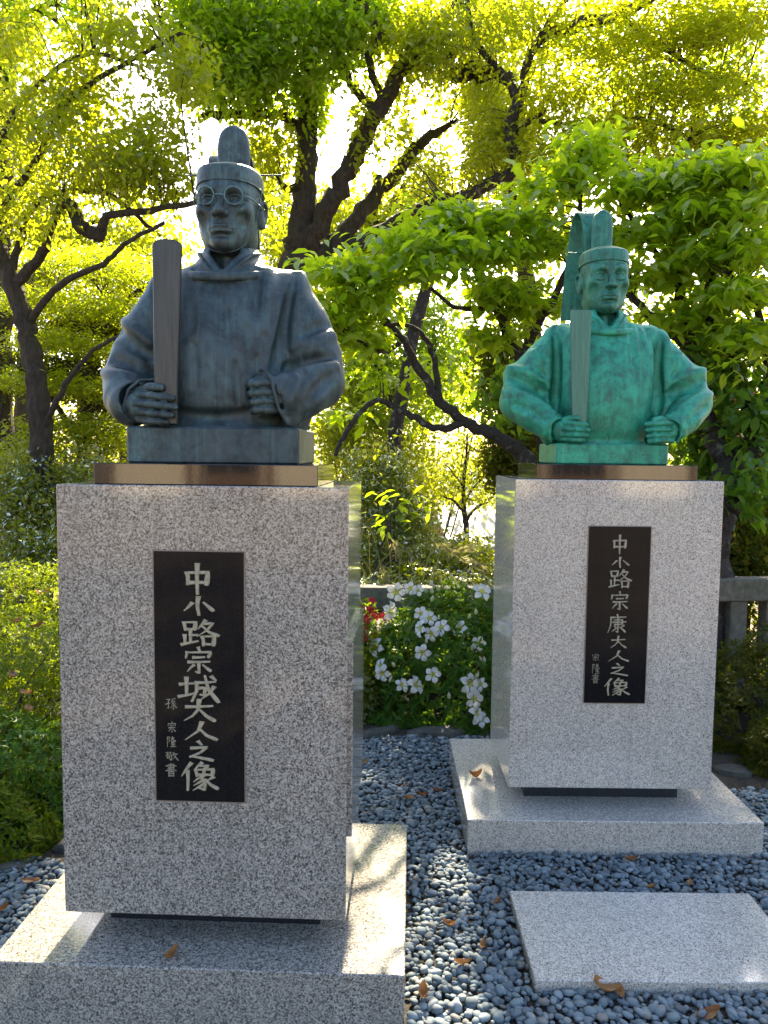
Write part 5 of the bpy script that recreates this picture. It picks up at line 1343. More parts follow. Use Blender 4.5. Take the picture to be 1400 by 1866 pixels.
# trees filling the sky behind the near ones
BG = "tall trees farther back"
build_tree("background_tree", "green background tree right of the spectacled bust's head, behind the forked trunk", 12.5,
    [(640, 1000, 40), (650, 700, 34), (670, 480, 26), (690, 320, 16)], [[(660, 560, 14), (600, 430, 10), (560, 360, 6)], [(675, 440, 12), (740, 330, 8)]],
    [dict(pads=[(600, 400, 12.5, 90, 60, 0.9, 1), (690, 470, 12.5, 100, 50, 0.9, 1), (520, 470, 12.5, 60, 60, 0.8, 0.8), (600, 560, 12.3, 80, 50, 0.8, 0.8), (760, 380, 12.5, 80, 50, 0.8, 0.9), (480, 360, 12.6, 50, 60, 0.8, 0.6)], n=380, per=24, spread=0.20, L=0.12, W=0.06, style='droop', mat=M['leaf_yellow'], twigs=0.3)], M['bark'], 51, group=BG, twig=(0.005, 1.0, 2.0))
build_tree("background_tree", "shaded green tree low between the two busts, beyond the cherry's bare limbs", 9.8,
    [(735, 1000, 22), (728, 850, 18), (715, 720, 14), (700, 600, 9)], [[(725, 800, 9), (660, 720, 6)], [(720, 740, 9), (790, 650, 6)], [(712, 700, 8), (650, 620, 5)]],
    [dict(pads=[(700, 600, 9.8, 80, 36, 0.6, 1), (780, 560, 9.8, 60, 40, 0.6, 1), (640, 680, 9.8, 60, 36, 0.6, 0.9), (740, 680, 9.8, 80, 36, 0.6, 1.0), (820, 640, 10, 60, 36, 0.6, 0.9), (690, 760, 9.8, 80, 34, 0.6, 0.8), (800, 740, 10, 70, 34, 0.6, 0.6), (620, 800, 9.8, 40, 40, 0.5, 0.5)], n=360, per=22, spread=0.15, L=0.085, W=0.042, style='droop', mat=M['leaf_camphor'], twigs=0.4)], M['bark_dark'], 55, group=BG, twig=(0.005, 1.0, 2.0))
build_tree("background_tree", "yellow green background tree behind the crooked maple stem, top middle", 12.5,
    [(980, 1000, 40), (970, 600, 32), (930, 350, 24), (900, 150, 16), (880, 0, 10)], [[(930, 350, 12), (860, 240, 8)], [(920, 280, 12), (1010, 160, 8)], [(900, 150, 10), (800, 60, 6)]],
    [dict(pads=[(900, 220, 12.5, 80, 70, 0.9, 1), (820, 140, 12.5, 70, 60, 0.8, 0.7), (960, 100, 12.5, 90, 70, 0.9, 1), (860, 20, 12.5, 110, 60, 0.9, 1), (800, 320, 12.6, 80, 50, 0.8, 0.8), (960, 330, 12.4, 90, 60, 0.8, 1), (700, 60, 12.6, 60, 50, 0.8, 0.5)], n=420, per=24, spread=0.20, L=0.12, W=0.058, style='droop', mat=M['leaf_yellow'], twigs=0.3)], M['bark'], 52, group=BG, twig=(0.005, 1.0, 2.0))
build_tree("background_tree", "dense dark green background tree at the top right, behind the golden maple", 11.5,
    [(1300, 1000, 44), (1300, 600, 36), (1280, 300, 26), (1260, 80, 16)], [[(1290, 400, 14), (1180, 260, 9)], [(1280, 300, 14), (1380, 180, 9)], [(1265, 140, 10), (1150, 60, 6)]],
    [dict(pads=[(1100, 180, 11.5, 100, 80, 0.9, 1), (1220, 120, 11.5, 120, 90, 0.9, 1.2), (1350, 180, 11.5, 90, 110, 0.9, 1.2), (1200, 260, 11.4, 140, 60, 0.9, 1.2), (1090, 60, 11.5, 90, 60, 0.9, 0.9), (1330, 40, 11.5, 120, 70, 0.9, 1.0), (1350, 330, 11.3, 90, 60, 0.8, 0.8)], n=220, per=24, spread=0.19, L=0.11, W=0.052, style='droop', mat=M['leaf_camphor'], twigs=0.25)], M['bark'], 53, group=BG, twig=(0.005, 1.0, 2.0))
build_tree("background_tree", "pale green background tree at the far left, behind the leaning trunk", 12.0,
    [(40, 1000, 36), (50, 600, 28), (80, 400, 18), (110, 260, 10)], [[(60, 520, 12), (160, 420, 8)], [(70, 450, 10), (10, 330, 7)], [(70, 440, 10), (240, 380, 5)]],
    [dict(pads=[(60, 420, 12.0, 90, 60, 0.9, 1), (180, 440, 12.0, 90, 50, 0.8, 0.9), (30, 300, 12.0, 60, 70, 0.8, 0.8), (280, 440, 12.2, 70, 40, 0.7, 0.6), (100, 520, 11.8, 120, 50, 0.8, 0.9), (260, 540, 12.0, 70, 50, 0.7, 0.7), (200, 330, 12.2, 60, 40, 0.7, 0.35)], n=340, per=24, spread=0.18, L=0.11, W=0.054, style='droop', mat=M['leaf_yellow'], twigs=0.3)], M['bark'], 54, group=BG, twig=(0.005, 1.0, 2.0))

# far wood down the slope: one mass
rngf = np.random.default_rng(44)
cen = []
for k in range(2200):
    x = rngf.uniform(-12, 12); y = rngf.uniform(13, 24)
    z = ground_z(x, y) + rngf.random() ** 1.2 * (6.6 + 1.0 * math.sin(x * 0.9) + (1.2 if x < -2 else 0.0) + (2.0 if x > 3 else 0.0))
    if -0.2 < x < 2.9 and -1.9 < z < 0.25 and y < 24: continue
    cen.append((x, y, z))
V, F = grow(np.array(cen), 24, 0.30, 0.15, 0.08, rngf, 'random', gaps=False)
wood = mesh_obj("woodland", V, F, M['leaf_yellow']); tag(wood, "mass of sunlit trees far down the slope behind everything", "woodland", kind="stuff")
V, F = join_geo([tube_geo([(x, y, float(ground_z(x, y)) - 0.1, 0.13), (x + 0.1, y, 1.0, 0.10), (x, y, 3.4, 0.04)], 6) for x, y in [(rngf.uniform(-11, 11), rngf.uniform(14, 22)) for _ in range(26)] if abs(x - 1.2) > 1.2])
wt = mesh_obj("trunks", V, F, M['bark'], wood, True); wt["kind"] = "stuff"
# ------------------------------------------------------------------ river pebbles
def blob(seg, ring, rng):
    V = [(0, 0, 1)]
    for i in range(1, ring):
        t = math.pi * i / ring
        for j in range(seg):
            a = 2 * math.pi * (j + 0.5 * (i % 2)) / seg
            V.append((math.sin(t) * math.cos(a), math.sin(t) * math.sin(a), math.cos(t)))
    V.append((0, 0, -1))
    F = [(0, 1 + j, 1 + (j + 1) % seg) for j in range(seg)]
    for i in range(ring - 2):
        for j in range(seg):
            a, b = 1 + i * seg + j, 1 + i * seg + (j + 1) % seg
            c, d = a + seg, b + seg
            F += [(a, c, d), (a, d, b)]
    e = len(V) - 1; s0 = 1 + (ring - 2) * seg
    F += [(e, s0 + (j + 1) % seg, s0 + j) for j in range(seg)]
    V = np.array(V)
    V *= 1 + 0.10 * np.sin(V[:, [0]] * 2.3 + rng.random() * 6) + 0.08 * np.sin(V[:, [1]] * 3.1 + rng.random() * 6)
    return V, np.array(F)

rngp = np.random.default_rng(5)
def in_block(x, y, frame, hw, y0, y1, pad):
    dx, dy = x - frame[0], y - frame[1]
    c, s = math.cos(frame[2]), math.sin(frame[2])
    lx, ly = dx * c - dy * s, dx * s + dy * c
    return (np.abs(lx) < hw + pad) & (ly > y0 - pad) & (ly < y1 + pad)
step = 0.0185
gxp, gyp = np.meshgrid(np.arange(-1.75, 2.56, step), np.arange(1.00, 4.14, step * 0.92))
px_ = gxp.ravel() + rngp.uniform(-1, 1, gxp.size) * step * 0.55
py_ = gyp.ravel() + rngp.uniform(-1, 1, gyp.size) * step * 0.5
ok = (np.abs(px_) < 0.56 * py_ + 0.38)
ok &= ~in_block(px_, py_, LPED, SLAB_W / 2, SLAB_F, SLAB_B, 0.004)
ok &= ~in_block(px_, py_, RPED, SLAB_W / 2, SLAB_F, SLAB_B, 0.004)
ok &= ~in_block(px_, py_, (F0[0], F0[1] + 0.22, 0), 0.414, -0.22, 0.2333, 0.002)
ok &= (py_ < 4.05 + 0.05 * np.sin(px_ * 5)) & ~((px_ < -1.05) & (py_ > 2.72 + (px_ + 1.05) * -0.3)) & ~((px_ > 1.6) & (py_ > 3.45))
px_, py_ = px_[ok], py_[ok]
npb = len(px_)
size = 0.0121 * (0.62 + 0.85 * rngp.random(npb) ** 1.7)
asp = np.stack([1.10 + 0.35 * rngp.random(npb), 0.78 + 0.22 * rngp.random(npb), 0.46 + 0.20 * rngp.random(npb)], 1)
ang = rngp.random(npb) * np.pi * 2; tx = rngp.normal(0, 0.28, npb); ty = rngp.normal(0, 0.28, npb)
pz_ = 0.010 + 0.016 * rngp.random(npb) - np.where((px_ < 0.082) & (py_ < 2.03), 0.062, 0.0)
def rot_mats(ax, ay, az):
    ca, sa, cb, sb, cc, sc = np.cos(ax), np.sin(ax), np.cos(ay), np.sin(ay), np.cos(az), np.sin(az)
    R = np.empty((len(ax), 3, 3))
    R[:, 0, 0] = cc * cb; R[:, 0, 1] = cc * sb * sa - sc * ca; R[:, 0, 2] = cc * sb * ca + sc * sa
    R[:, 1, 0] = sc * cb; R[:, 1, 1] = sc * sb * sa + cc * ca; R[:, 1, 2] = sc * sb * ca - cc * sa
    R[:, 2, 0] = -sb; R[:, 2, 1] = cb * sa; R[:, 2, 2] = cb * ca
    return R
RM = rot_mats(tx, ty, ang)
in_view = (px_ > 0.02) & (px_ < 0.50 * py_) & (py_ > 1.42)
order = np.argsort(np.where(in_view, py_, 99.0))
single = order[:300]
rest = np.setdiff1d(np.arange(npb), single)
VV, FF, nv = [], [], 0
protos = [(blob(8, 5, rngp), blob(6, 4, rngp)) for _ in range(5)]
for k in range(5):
    for near in (0, 1):
        sel = rest[(rest % 5 == k) & ((py_[rest] < 2.2) == (near == 0))]
        if len(sel) == 0: continue
        bv, bf = protos[k][near]
        loc = bv[None] * (asp[sel] * size[sel][:, None])[:, None, :]
        w = np.einsum('nij,nvj->nvi', RM[sel], loc) + np.stack([px_[sel], py_[sel], pz_[sel]], 1)[:, None, :]
        VV.append(w.reshape(-1, 3)); FF.append((bf[None] + (np.arange(len(sel)) * len(bv))[:, None, None] + nv).reshape(-1, 3)); nv += len(sel) * len(bv)
pb = mesh_obj("pebbles", np.vstack(VV), np.vstack(FF), M['pebble'], gravel_bed, True); pb["kind"] = "stuff"
pdat = []
for k in range(5):
    me = bpy.data.meshes.new("pebble"); me.from_pydata(protos[k][0][0].tolist(), [], protos[k][0][1].tolist()); me.materials.append(M['pebble'])
    me.polygons.foreach_set("use_smooth", np.ones(len(me.polygons), bool)); pdat.append(me)
for i in single:
    o = bpy.data.objects.new("pebble", pdat[i % 5]); COL.objects.link(o); o.parent = gravel_bed
    o.location = (px_[i], py_[i], pz_[i]); o.rotation_euler = (tx[i], ty[i], ang[i]); o.scale = tuple(asp[i] * size[i])

# ------------------------------------------------------------------ dark edging stones round the planting
rnge = np.random.default_rng(9)
for i, (x, y, sx, sy, sz, lab) in enumerate([
        (-1.16, 2.88, 0.10, 0.06, 0.030, "rough dark edging stone nearest the pebbles, left of the near pedestal"),
        (-1.06, 3.06, 0.10, 0.08, 0.08, "upright dark edging stone against the near pedestal's left side"),
        (-1.40, 2.74, 0.11, 0.06, 0.022, "low flat edging stone at the left border under the hedge"),
        (0.30, 4.10, 0.16, 0.06, 0.04, "flat grey edging stone under the white azalea, by the far pedestal's slab"),
        (-0.02, 4.13, 0.17, 0.05, 0.025, "low dark edging stone under the white azalea, near the side inscription slab"),
        (1.72, 3.66, 0.09, 0.06, 0.025, "dark edging stone right of the far pedestal"),
        (1.90, 3.50, 0.10, 0.07, 0.02, "flat dark edging stone at the right border beside the far slab")]):
    bv, bf = blob(10, 7, rnge)
    bv = np.sign(bv) * np.abs(bv) ** 0.7
    V = bv * np.array([sx, sy, sz]) * (1 + 0.08 * rnge.standard_normal((len(bv), 1)))
    o = mesh_obj("edging_stone", V, bf, M['edge_stone'], None, True)
    o.location = (x, y, sz * 0.35); o.rotation_euler = (0, 0, rnge.normal(0, 0.3))
    tag(o, lab, "stone", "edging stones of the planting")

# ------------------------------------------------------------------ stone fence
def fence(x0, y0, x1, y1, z_top, posts, label, rail_h=0.14, depth=0.13):
    L = math.hypot(x1 - x0, y1 - y0); a = math.atan2(y1 - y0, x1 - x0)
    r = empty("stone_fence", (x0, y0, 0), a); tag(r, label, "fence")
    block("rail", 0, L, -depth / 2, depth / 2, z_top - rail_h, z_top, M['fence_stone'], r, 0.008)
    for i in range(posts):
        t = (i + 0.5) / posts * L
        block("post", t - 0.055, t + 0.055, -0.05, 0.05, -0.1, z_top - rail_h + 0.002, M['fence_stone'], r, 0.006)
    block("footing", 0.0, L, -depth / 2 + 0.01, depth / 2 - 0.01, -0.1, 0.10, M['fence_stone'], r, 0.008)
    return r
fence(-1.2, 5.04, 1.30, 5.02, 0.675, 11, "weathered dark stone fence rail behind the white azalea, between the pedestals")
fence(1.62, 4.72, 5.2, 5.10, 0.795, 15, "weathered grey stone fence with square posts right of the far pedestal")

# ------------------------------------------------------------------ clipped azalea mounds
def mound(name, label, cx, cy, rx, ry, h, n, L, W, mat, seed, whorl=6, cat="shrub", group="clipped azalea mounds", lumps=0.10, z0=0.0):
    rng = np.random.default_rng(seed)
    root = empty(name, (cx, cy, z0)); tag(root, label, cat, group)
    q = unit(rng.standard_normal((n * 2, 3))); q = q[(q[:, 2] > -0.25)][:n]; m = len(q)
    ph = rng.random(6) * 6.28
    bump = 1 + lumps * (np.sin(q[:, 0] * 7 + ph[0]) * np.sin(q[:, 1] * 6 + ph[1]) + np.sin(q[:, 2] * 9 + ph[2]) * 0.6 + 0.5 * np.sin(q[:, 0] * 15 + ph[3]) * np.sin(q[:, 1] * 14 + ph[4]))
    depth = 1 - 0.22 * rng.random(m) ** 2.0
    p = q * np.array([rx, ry, h]) * (bump * depth)[:, None]
    nor = unit(q / np.array([rx, ry, h]))
    p[:, 2] = np.maximum(p[:, 2], 0.02)
    # a whorl of leaves at every shoot tip
    o = np.repeat(p, whorl, 0); nn = np.repeat(unit(nor + np.array([0, 0, 0.5]) + 0.35 * rng.standard_normal((m, 3))), whorl, 0)
    a = rng.random(len(o)) * 6.28
    t1 = unit(np.cross(nn, rng.standard_normal(nn.shape))); t2 = np.cross(nn, t1)
    d = unit(t1 * np.cos(a)[:, None] + t2 * np.sin(a)[:, None] + nn * (0.25 + 0.7 * rng.random((len(o), 1))))
    o = o + rng.standard_normal(o.shape) * 0.004
    s = 0.7 + 0.6 * rng.random(len(o))
    V, F = leaf_mesh(o, d, nn, L * s, W * s, 4, 0.14, 0.10)
    c = mesh_obj("foliage", V, F, mat, root); c["kind"] = "stuff"
    st = []
    for k in range(10):
        e = p[rng.integers(m)] * 0.85
        st.append(tube_geo(smooth_path([(rng.normal(0, 0.05), rng.normal(0, 0.05), -0.03, 0.012), (*(e * 0.5 + rng.normal(0, 0.03, 3)), 0.008), (*e, 0.003)], 4), 5))
    V, F = join_geo(st); mesh_obj("stems", V, F, M['bark_dark'], root, True)
    return root

mound("clipped_azalea", "big clipped yellow green mound at the left edge, middle of the hedge", -1.92, 3.75, 0.78, 0.62, 0.66, 7200, 0.023, 0.0085, M['leaf_hedge'], 71)
mound("clipped_azalea", "clipped mound at the left behind the biggest one, under the leaning trunk", -2.10, 4.62, 0.80, 0.40, 0.88, 6000, 0.025, 0.009, M['leaf_hedge'], 72)
mound("clipped_azalea", "small low bright azalea tuft at the left edge beside the pebbles", -1.52, 2.88, 0.24, 0.20, 0.22, 900, 0.032, 0.010, M['leaf_hedge'], 73)
mound("clipped_azalea", "dark lower azalea mound between the small tuft and the biggest left mound", -1.62, 3.20, 0.42, 0.30, 0.40, 2000, 0.030, 0.010, M['leaf_azalea_cherry_shade'], 74)
mound("clipped_azalea", "dull brownish green mound right of the far pedestal, below the fence posts", 2.20, 4.22, 0.62, 0.40, 0.52, 3600, 0.032, 0.010, M['leaf_dull'], 75)
mound("clipped_azalea", "low shaded azalea at the right edge beside the far base slab", 2.18, 3.72, 0.36, 0.28, 0.36, 1700, 0.032, 0.010, M['leaf_dull'], 76)

mound("clipped_azalea", "dark bush filling the gaps between the right hand fence posts", 2.45, 5.45, 0.95, 0.40, 0.80, 3000, 0.04, 0.015, M['leaf_dull'], 77, group=None)
mound("clipped_azalea", "dark bush behind the fence rail, below the plume grass", 0.30, 5.75, 1.0, 0.30, 0.62, 2600, 0.04, 0.016, M['leaf_thicket'], 78, group=None)
# ------------------------------------------------------------------ white azalea in flower
def flower_data(name, mat, throat, seed, r=1.0):
    rng = np.random.default_rng(seed); V, F, mi = [], [], []
    for k in range(5):
        a0 = k * 2 * math.pi / 5 + rng.normal(0, 0.08); base = len(V); wv = rng.random(3) * 6
        for i, (t, w) in enumerate(((0.05, 0.06), (0.34, 0.20), (0.62, 0.40), (0.88, 0.34), (1.10, 0.06))):
            for j in range(5):
                s = (j - 2) / 2.0
                up = 0.62 * (1 - (1 - t) ** 2) - 0.34 * t ** 3 + 0.11 * math.sin(6 * s + wv[0] + 6 * t) * t + 0.07 * s * s * (1 - t)
                x, y = t, s * w
                V.append((x * math.cos(a0) - y * math.sin(a0), x * math.sin(a0) + y * math.cos(a0), up + 0.012 * k))
        for i in range(4):
            for j in range(4):
                F.append((base + i * 5 + j, base + i * 5 + j + 1, base + i * 5 + j + 6, base + i * 5 + j + 5)); mi.append(1 if i == 0 else 0)
    for k in range(6):
        a = rng.random() * 6.28; b = len(V); dx, dy = math.cos(a), math.sin(a); e = 0.22 + 0.12 * rng.random()
        V += [(-0.010 * dy, 0.010 * dx, 0.05), (0.010 * dy, -0.010 * dx, 0.05), (e * dx, e * dy, 0.62)]
        F.append((b, b + 1, b + 2)); mi.append(1)
    me = bpy.data.meshes.new(name); me.from_pydata(V, [], F); me.materials.append(mat); me.materials.append(throat)
    me.polygons.foreach_set("material_index", np.array(mi, np.int32)); me.polygons.foreach_set("use_smooth", np.ones(len(F), bool)); me.update()
    return me

def bud_data():
    V, F = tube_geo([(0, 0, 0, 0.10), (0, 0, 0.25, 0.24), (0, 0, 0.6, 0.22), (0, 0, 0.9, 0.09), (0, 0, 1.0, 0.02)], 6)
    me = bpy.data.meshes.new("bud"); me.from_pydata([tuple(v) for v in V], [], F); me.materials.append(M['bud'])
    me.polygons.foreach_set("use_smooth", np.ones(len(F), bool)); return me

wa = mound("white_azalea", "azalea bush covered in large white flowers between the two pedestals", 0.42, 4.62, 0.57, 0.46, 0.74, 2600, 0.046, 0.018, M['leaf_azalea_cherry_shade'], 81, cat="shrub", group=None, lumps=0.09)
ra = mound("red_azalea", "azalea with crimson flowers beside the near pedestal, left of the white one", -0.16, 4.58, 0.24, 0.22, 0.68, 900, 0.036, 0.013, M['leaf_hedge'], 82, cat="shrub", group=None)
mound("clipped_azalea", "small yellow lit box like bush below the crimson flowers", -0.20, 4.42, 0.20, 0.16, 0.42, 800, 0.022, 0.012, M['leaf_thicket'], 83, group=None)
fl = [flower_data("flower", M['petal_white'], M['throat'], s) for s in (1, 2, 3)]
bd = bud_data()
rngw = np.random.default_rng(17)
def bush_y(px, py, C, R):
    """depth where the sight line meets the front of a mound"""
    o = np.array([0, 0, CAM_H]); d = at(px, py, 1.0) - o
    A = (d / R) @ (d / R); B = 2 * ((o - C) / R) @ (d / R); Q = ((o - C) / R) @ ((o - C) / R) - 1
    disc = B * B - 4 * A * Q
    if disc < 0: return C[1] - 0.1 * R[1]
    return (-B - math.sqrt(disc)) / (2 * A)
def put_on(parent, data, name, zx, zy, C, R, size, face=0.75, lift=0.03):
    px, py = 640 + zx / 5.0, 1040 + zy / 5.0
    Y = bush_y(px, py, C, R) - lift
    p = at(px, py, Y)
    o = bpy.data.objects.new(name, data); COL.objects.link(o); o.parent = parent
    o.location = Vector(p) - parent.location
    nrm = Vector(((p[0] - C[0]) * 0.6 + rngw.normal(0, 0.5), -face + rngw.normal(0, 0.25), 0.35 + rngw.normal(0, 0.4)))
    o.rotation_mode = 'QUATERNION'; o.rotation_quaternion = nrm.to_track_quat('Z', 'Y')
    o.scale = (size,) * 3
    return o
CW, RW = np.array([0.42, 4.62, 0.0]), np.array([0.57, 0.46, 0.74])
for i, (zx, zy) in enumerate([(410,185),(540,160),(610,185),(340,375),(165,515),(280,490),(230,625),(250,700),(640,395),(715,440),(650,530),(740,570),(830,530),(1000,530),(1165,665),(285,870),(290,930),(460,1050),(570,1050),(655,745),(745,955),(1190,1040),(1065,1030),(1115,1165),(1185,1370),(1120,1310),(1185,205)]):
    put_on(wa, fl[i % 3], "flower", zx, zy, CW, RW, 0.050 * (0.7 + 0.5 * rngw.random()))
for zx, zy in [(720,140),(760,150),(680,205),(550,215),(790,180),(740,210),(1140,400),(1070,440),(800,445),(1030,610),(1060,600),(1030,710),(1100,730),(1130,980),(895,1165),(350,1010),(400,875),(730,280),(1215,835),(1190,820),(690,660)]:
    o = put_on(wa, bd, "bud", zx, zy, CW, RW, 0.040 * (0.85 + 0.3 * rngw.random()))
    o.rotation_quaternion = Vector((rngw.normal(0, 0.3), -0.4, 1)).to_track_quat('Z', 'Y')
rf = flower_data("flower", M['petal_red'], M['petal_red'], 5)
CR, RR = np.array([-0.16, 4.58, 0.0]), np.array([0.24, 0.22, 0.68])
for zx, zy in [(190,270),(170,340),(110,410),(290,410),(110,520),(100,585),(90,640),(200,375),(330,440),(140,440),(95,360),(130,600),(240,420),(85,460)]:
    put_on(ra, rf, "flower", zx, zy, CR, RR, 0.024 * (0.85 + 0.3 * rngw.random()))

# ------------------------------------------------------------------ plume grass behind the rail
pg = empty("plume_grass", (0.15, 5.6, 0.0)); tag(pg, "clump of tall pale plume grass arching over the fence rail behind the white azalea", "grass clump")
rngg = np.random.default_rng(23); parts = []
for k in range(22):
    b = at(rngg.choice([672, 700, 722, 745, 775, 810]) + rngg.normal(0, 12), 1075, 5.6); top = b + np.array([rngg.normal(0, 0.30), rngg.normal(0, 0.12), rngg.uniform(0.15, 0.55)])
    mid = (b + top) / 2 + np.array([0, 0, 0.12 + 0.1 * rngg.random()])
    parts.append(tube_geo(smooth_path([(*b - np.array([0, 0, 0.5]), 0.003), (*b, 0.0028), (*mid, 0.0022), (*top, 0.001)], 4), 3))
V, F = join_geo(parts); o = mesh_obj("blades", np.array(V) - np.array(pg.location), F, M['grass'], pg); o["kind"] = "stuff"
for (a, b, c_, d_) in ((715, 985, 722, 1000), (822, 1010, 850, 1000), (838, 1015, 868, 1030), (694, 1030, 702, 1050), (800, 990, 815, 1000)):
    p0, p1 = at(a, b, 5.6), at(c_, d_, 5.6); cen_ = []
    t = rngg.random((70, 1)); pts = p0 + (p1 - p0) * t * 1.5 + rngg.standard_normal((70, 3)) * 0.012
    V, F = leaf_mesh(pts, np.tile(p1 - p0, (70, 1)) + rngg.standard_normal((70, 3)) * 0.04, rngg.standard_normal((70, 3)), 0.05 + 0 * t[:, 0], 0.006 + 0 * t[:, 0])
    mesh_obj("plume", V - np.array(pg.location), F, M['grass'], pg)

# ------------------------------------------------------------------ shed, house, lamp
def gable(name, label, cx, cy, w, d, z0, z1, ridge, rz, wall, roof, cat, ribs=0):
    r = empty(name, (cx, cy, z0), rz); tag(r, label, cat)
    h = z1 - z0
    V = [(-w/2, -d/2, 0), (w/2, -d/2, 0), (w/2, d/2, 0), (-w/2, d/2, 0), (-w/2, -d/2, h), (w/2, -d/2, h), (w/2, d/2, h), (-w/2, d/2, h), (-w/2, 0, h + ridge), (w/2, 0, h + ridge)]
    mesh_obj("wall", V, [(0, 1, 5, 4), (2, 3, 7, 6), (1, 2, 6, 9, 5), (3, 0, 4, 8, 7), (0, 3, 2, 1)], wall, r)
    e, t = 0.25, 0.07; ov = ridge * e / (d / 2)
    for sgn in (-1, 1):
        V = [(-w/2 - e, 0, h + ridge + 0.01), (w/2 + e, 0, h + ridge + 0.01), (w/2 + e, sgn * (d/2 + e), h - ov + 0.01), (-w/2 - e, sgn * (d/2 + e), h - ov + 0.01)]
        V += [(x, y, z + t) for x, y, z in V]
        mesh_obj("roof", V, [(0, 1, 2, 3), (7, 6, 5, 4), (0, 4, 5, 1), (1, 5, 6, 2), (2, 6, 7, 3), (3, 7, 4, 0)], roof, r)
    for i in range(ribs):
        x = -w/2 + (i + 0.5) * w / ribs
        block("cladding_strip", x - w / ribs * 0.36, x + w / ribs * 0.36, -d/2 - 0.025, -d/2, 0.02, h - 0.12, wall, r, 0.006)
    return r
shed = gable("garden_shed", "tan ribbed shed with pale roof down the slope, between the pedestals", 2.35, 12.6, 2.6, 2.0, -2.0, 0.22, 0.42, 0.12, M['shed_wall'], M['shed_roof'], "shed", 26)
hs = gable("far_house", "pale house glimpsed through leaves above the tan shed", 2.3, 27.0, 5.0, 4.0, -2.9, -0.1, 1.1, -0.2, M['house_wall'], M['house_roof'], "house")
for i, x in enumerate((-1.6, -0.2, 1.3)):
    wv = block("window", x - 0.45, x + 0.45, -2.04, -2.0, 1.1, 2.2, M['dark_metal'], hs, 0.01); block("pane", x - 0.40, x + 0.40, -2.06, -2.041, 1.15, 2.15, M['window_glass'], wv, 0.004)
lp_ = at(6, 1050, 5.9)
lamp = empty("garden_lamp", (lp_[0], lp_[1], 0)); tag(lamp, "small garden lamp with dark cap over the hedge at the left edge", "lamp")
V, F = tube_geo([(0, 0, 0, 0.035), (0, 0, lp_[2] - 0.03, 0.035)], 10); mesh_obj("lamp_post", V, F, M['dark_metal'], lamp, True)
V, F = tube_geo([(0, 0, lp_[2] - 0.03, 0.045), (0, 0, lp_[2] + 0.07, 0.045)], 14); mesh_obj("lamp_glass", V, F, M['lamp_glass'], lamp, True)
V, F = tube_geo([(0, 0, lp_[2] + 0.068, 0.070), (0, 0, lp_[2] + 0.090, 0.066), (0, 0, lp_[2] + 0.110, 0.02)], 14); mesh_obj("lamp_cap", V, F, M['dark_metal'], lamp, True)

# ------------------------------------------------------------------ fallen leaves
def fallen(px, py, z, L, ang, curl, label, seed):
    rng = np.random.default_rng(seed)
    W = L * (0.42 + 0.12 * rng.random()); V, F = [], []
    n = 7
    for i in range(n):
        t = i / (n - 1); w = W * 0.5 * math.sin(math.pi * min(1, t * 0.93 + 0.05)) ** 0.8
        for j in range(5):
            s = (j - 2) / 2.0
            V.append((L * (t - 0.5), s * w, curl * L * ((t - 0.5) ** 2 * 1.6 + s * s * 0.35) + 0.04 * L * math.sin(5 * t + 3 * s + seed)))
    for i in range(n - 1):
        for j in range(4): F.append((i * 5 + j, i * 5 + j + 1, i * 5 + j + 6, i * 5 + j + 5))
    zmin = min(v[2] for v in V)
    V = [(x, y, zz - zmin) for x, y, zz in V]
    p = on_ground(px, py, z)
    o = mesh_obj("fallen_leaf", V, F, M['dry_leaf'], None, True)
    o.location = (p[0], p[1], z + 0.001); o.rotation_euler = (rng.normal(0, 0.12), rng.normal(0, 0.12), ang)
    tag(o, label, "leaf", "fallen dry leaves")
GZ = 0.030
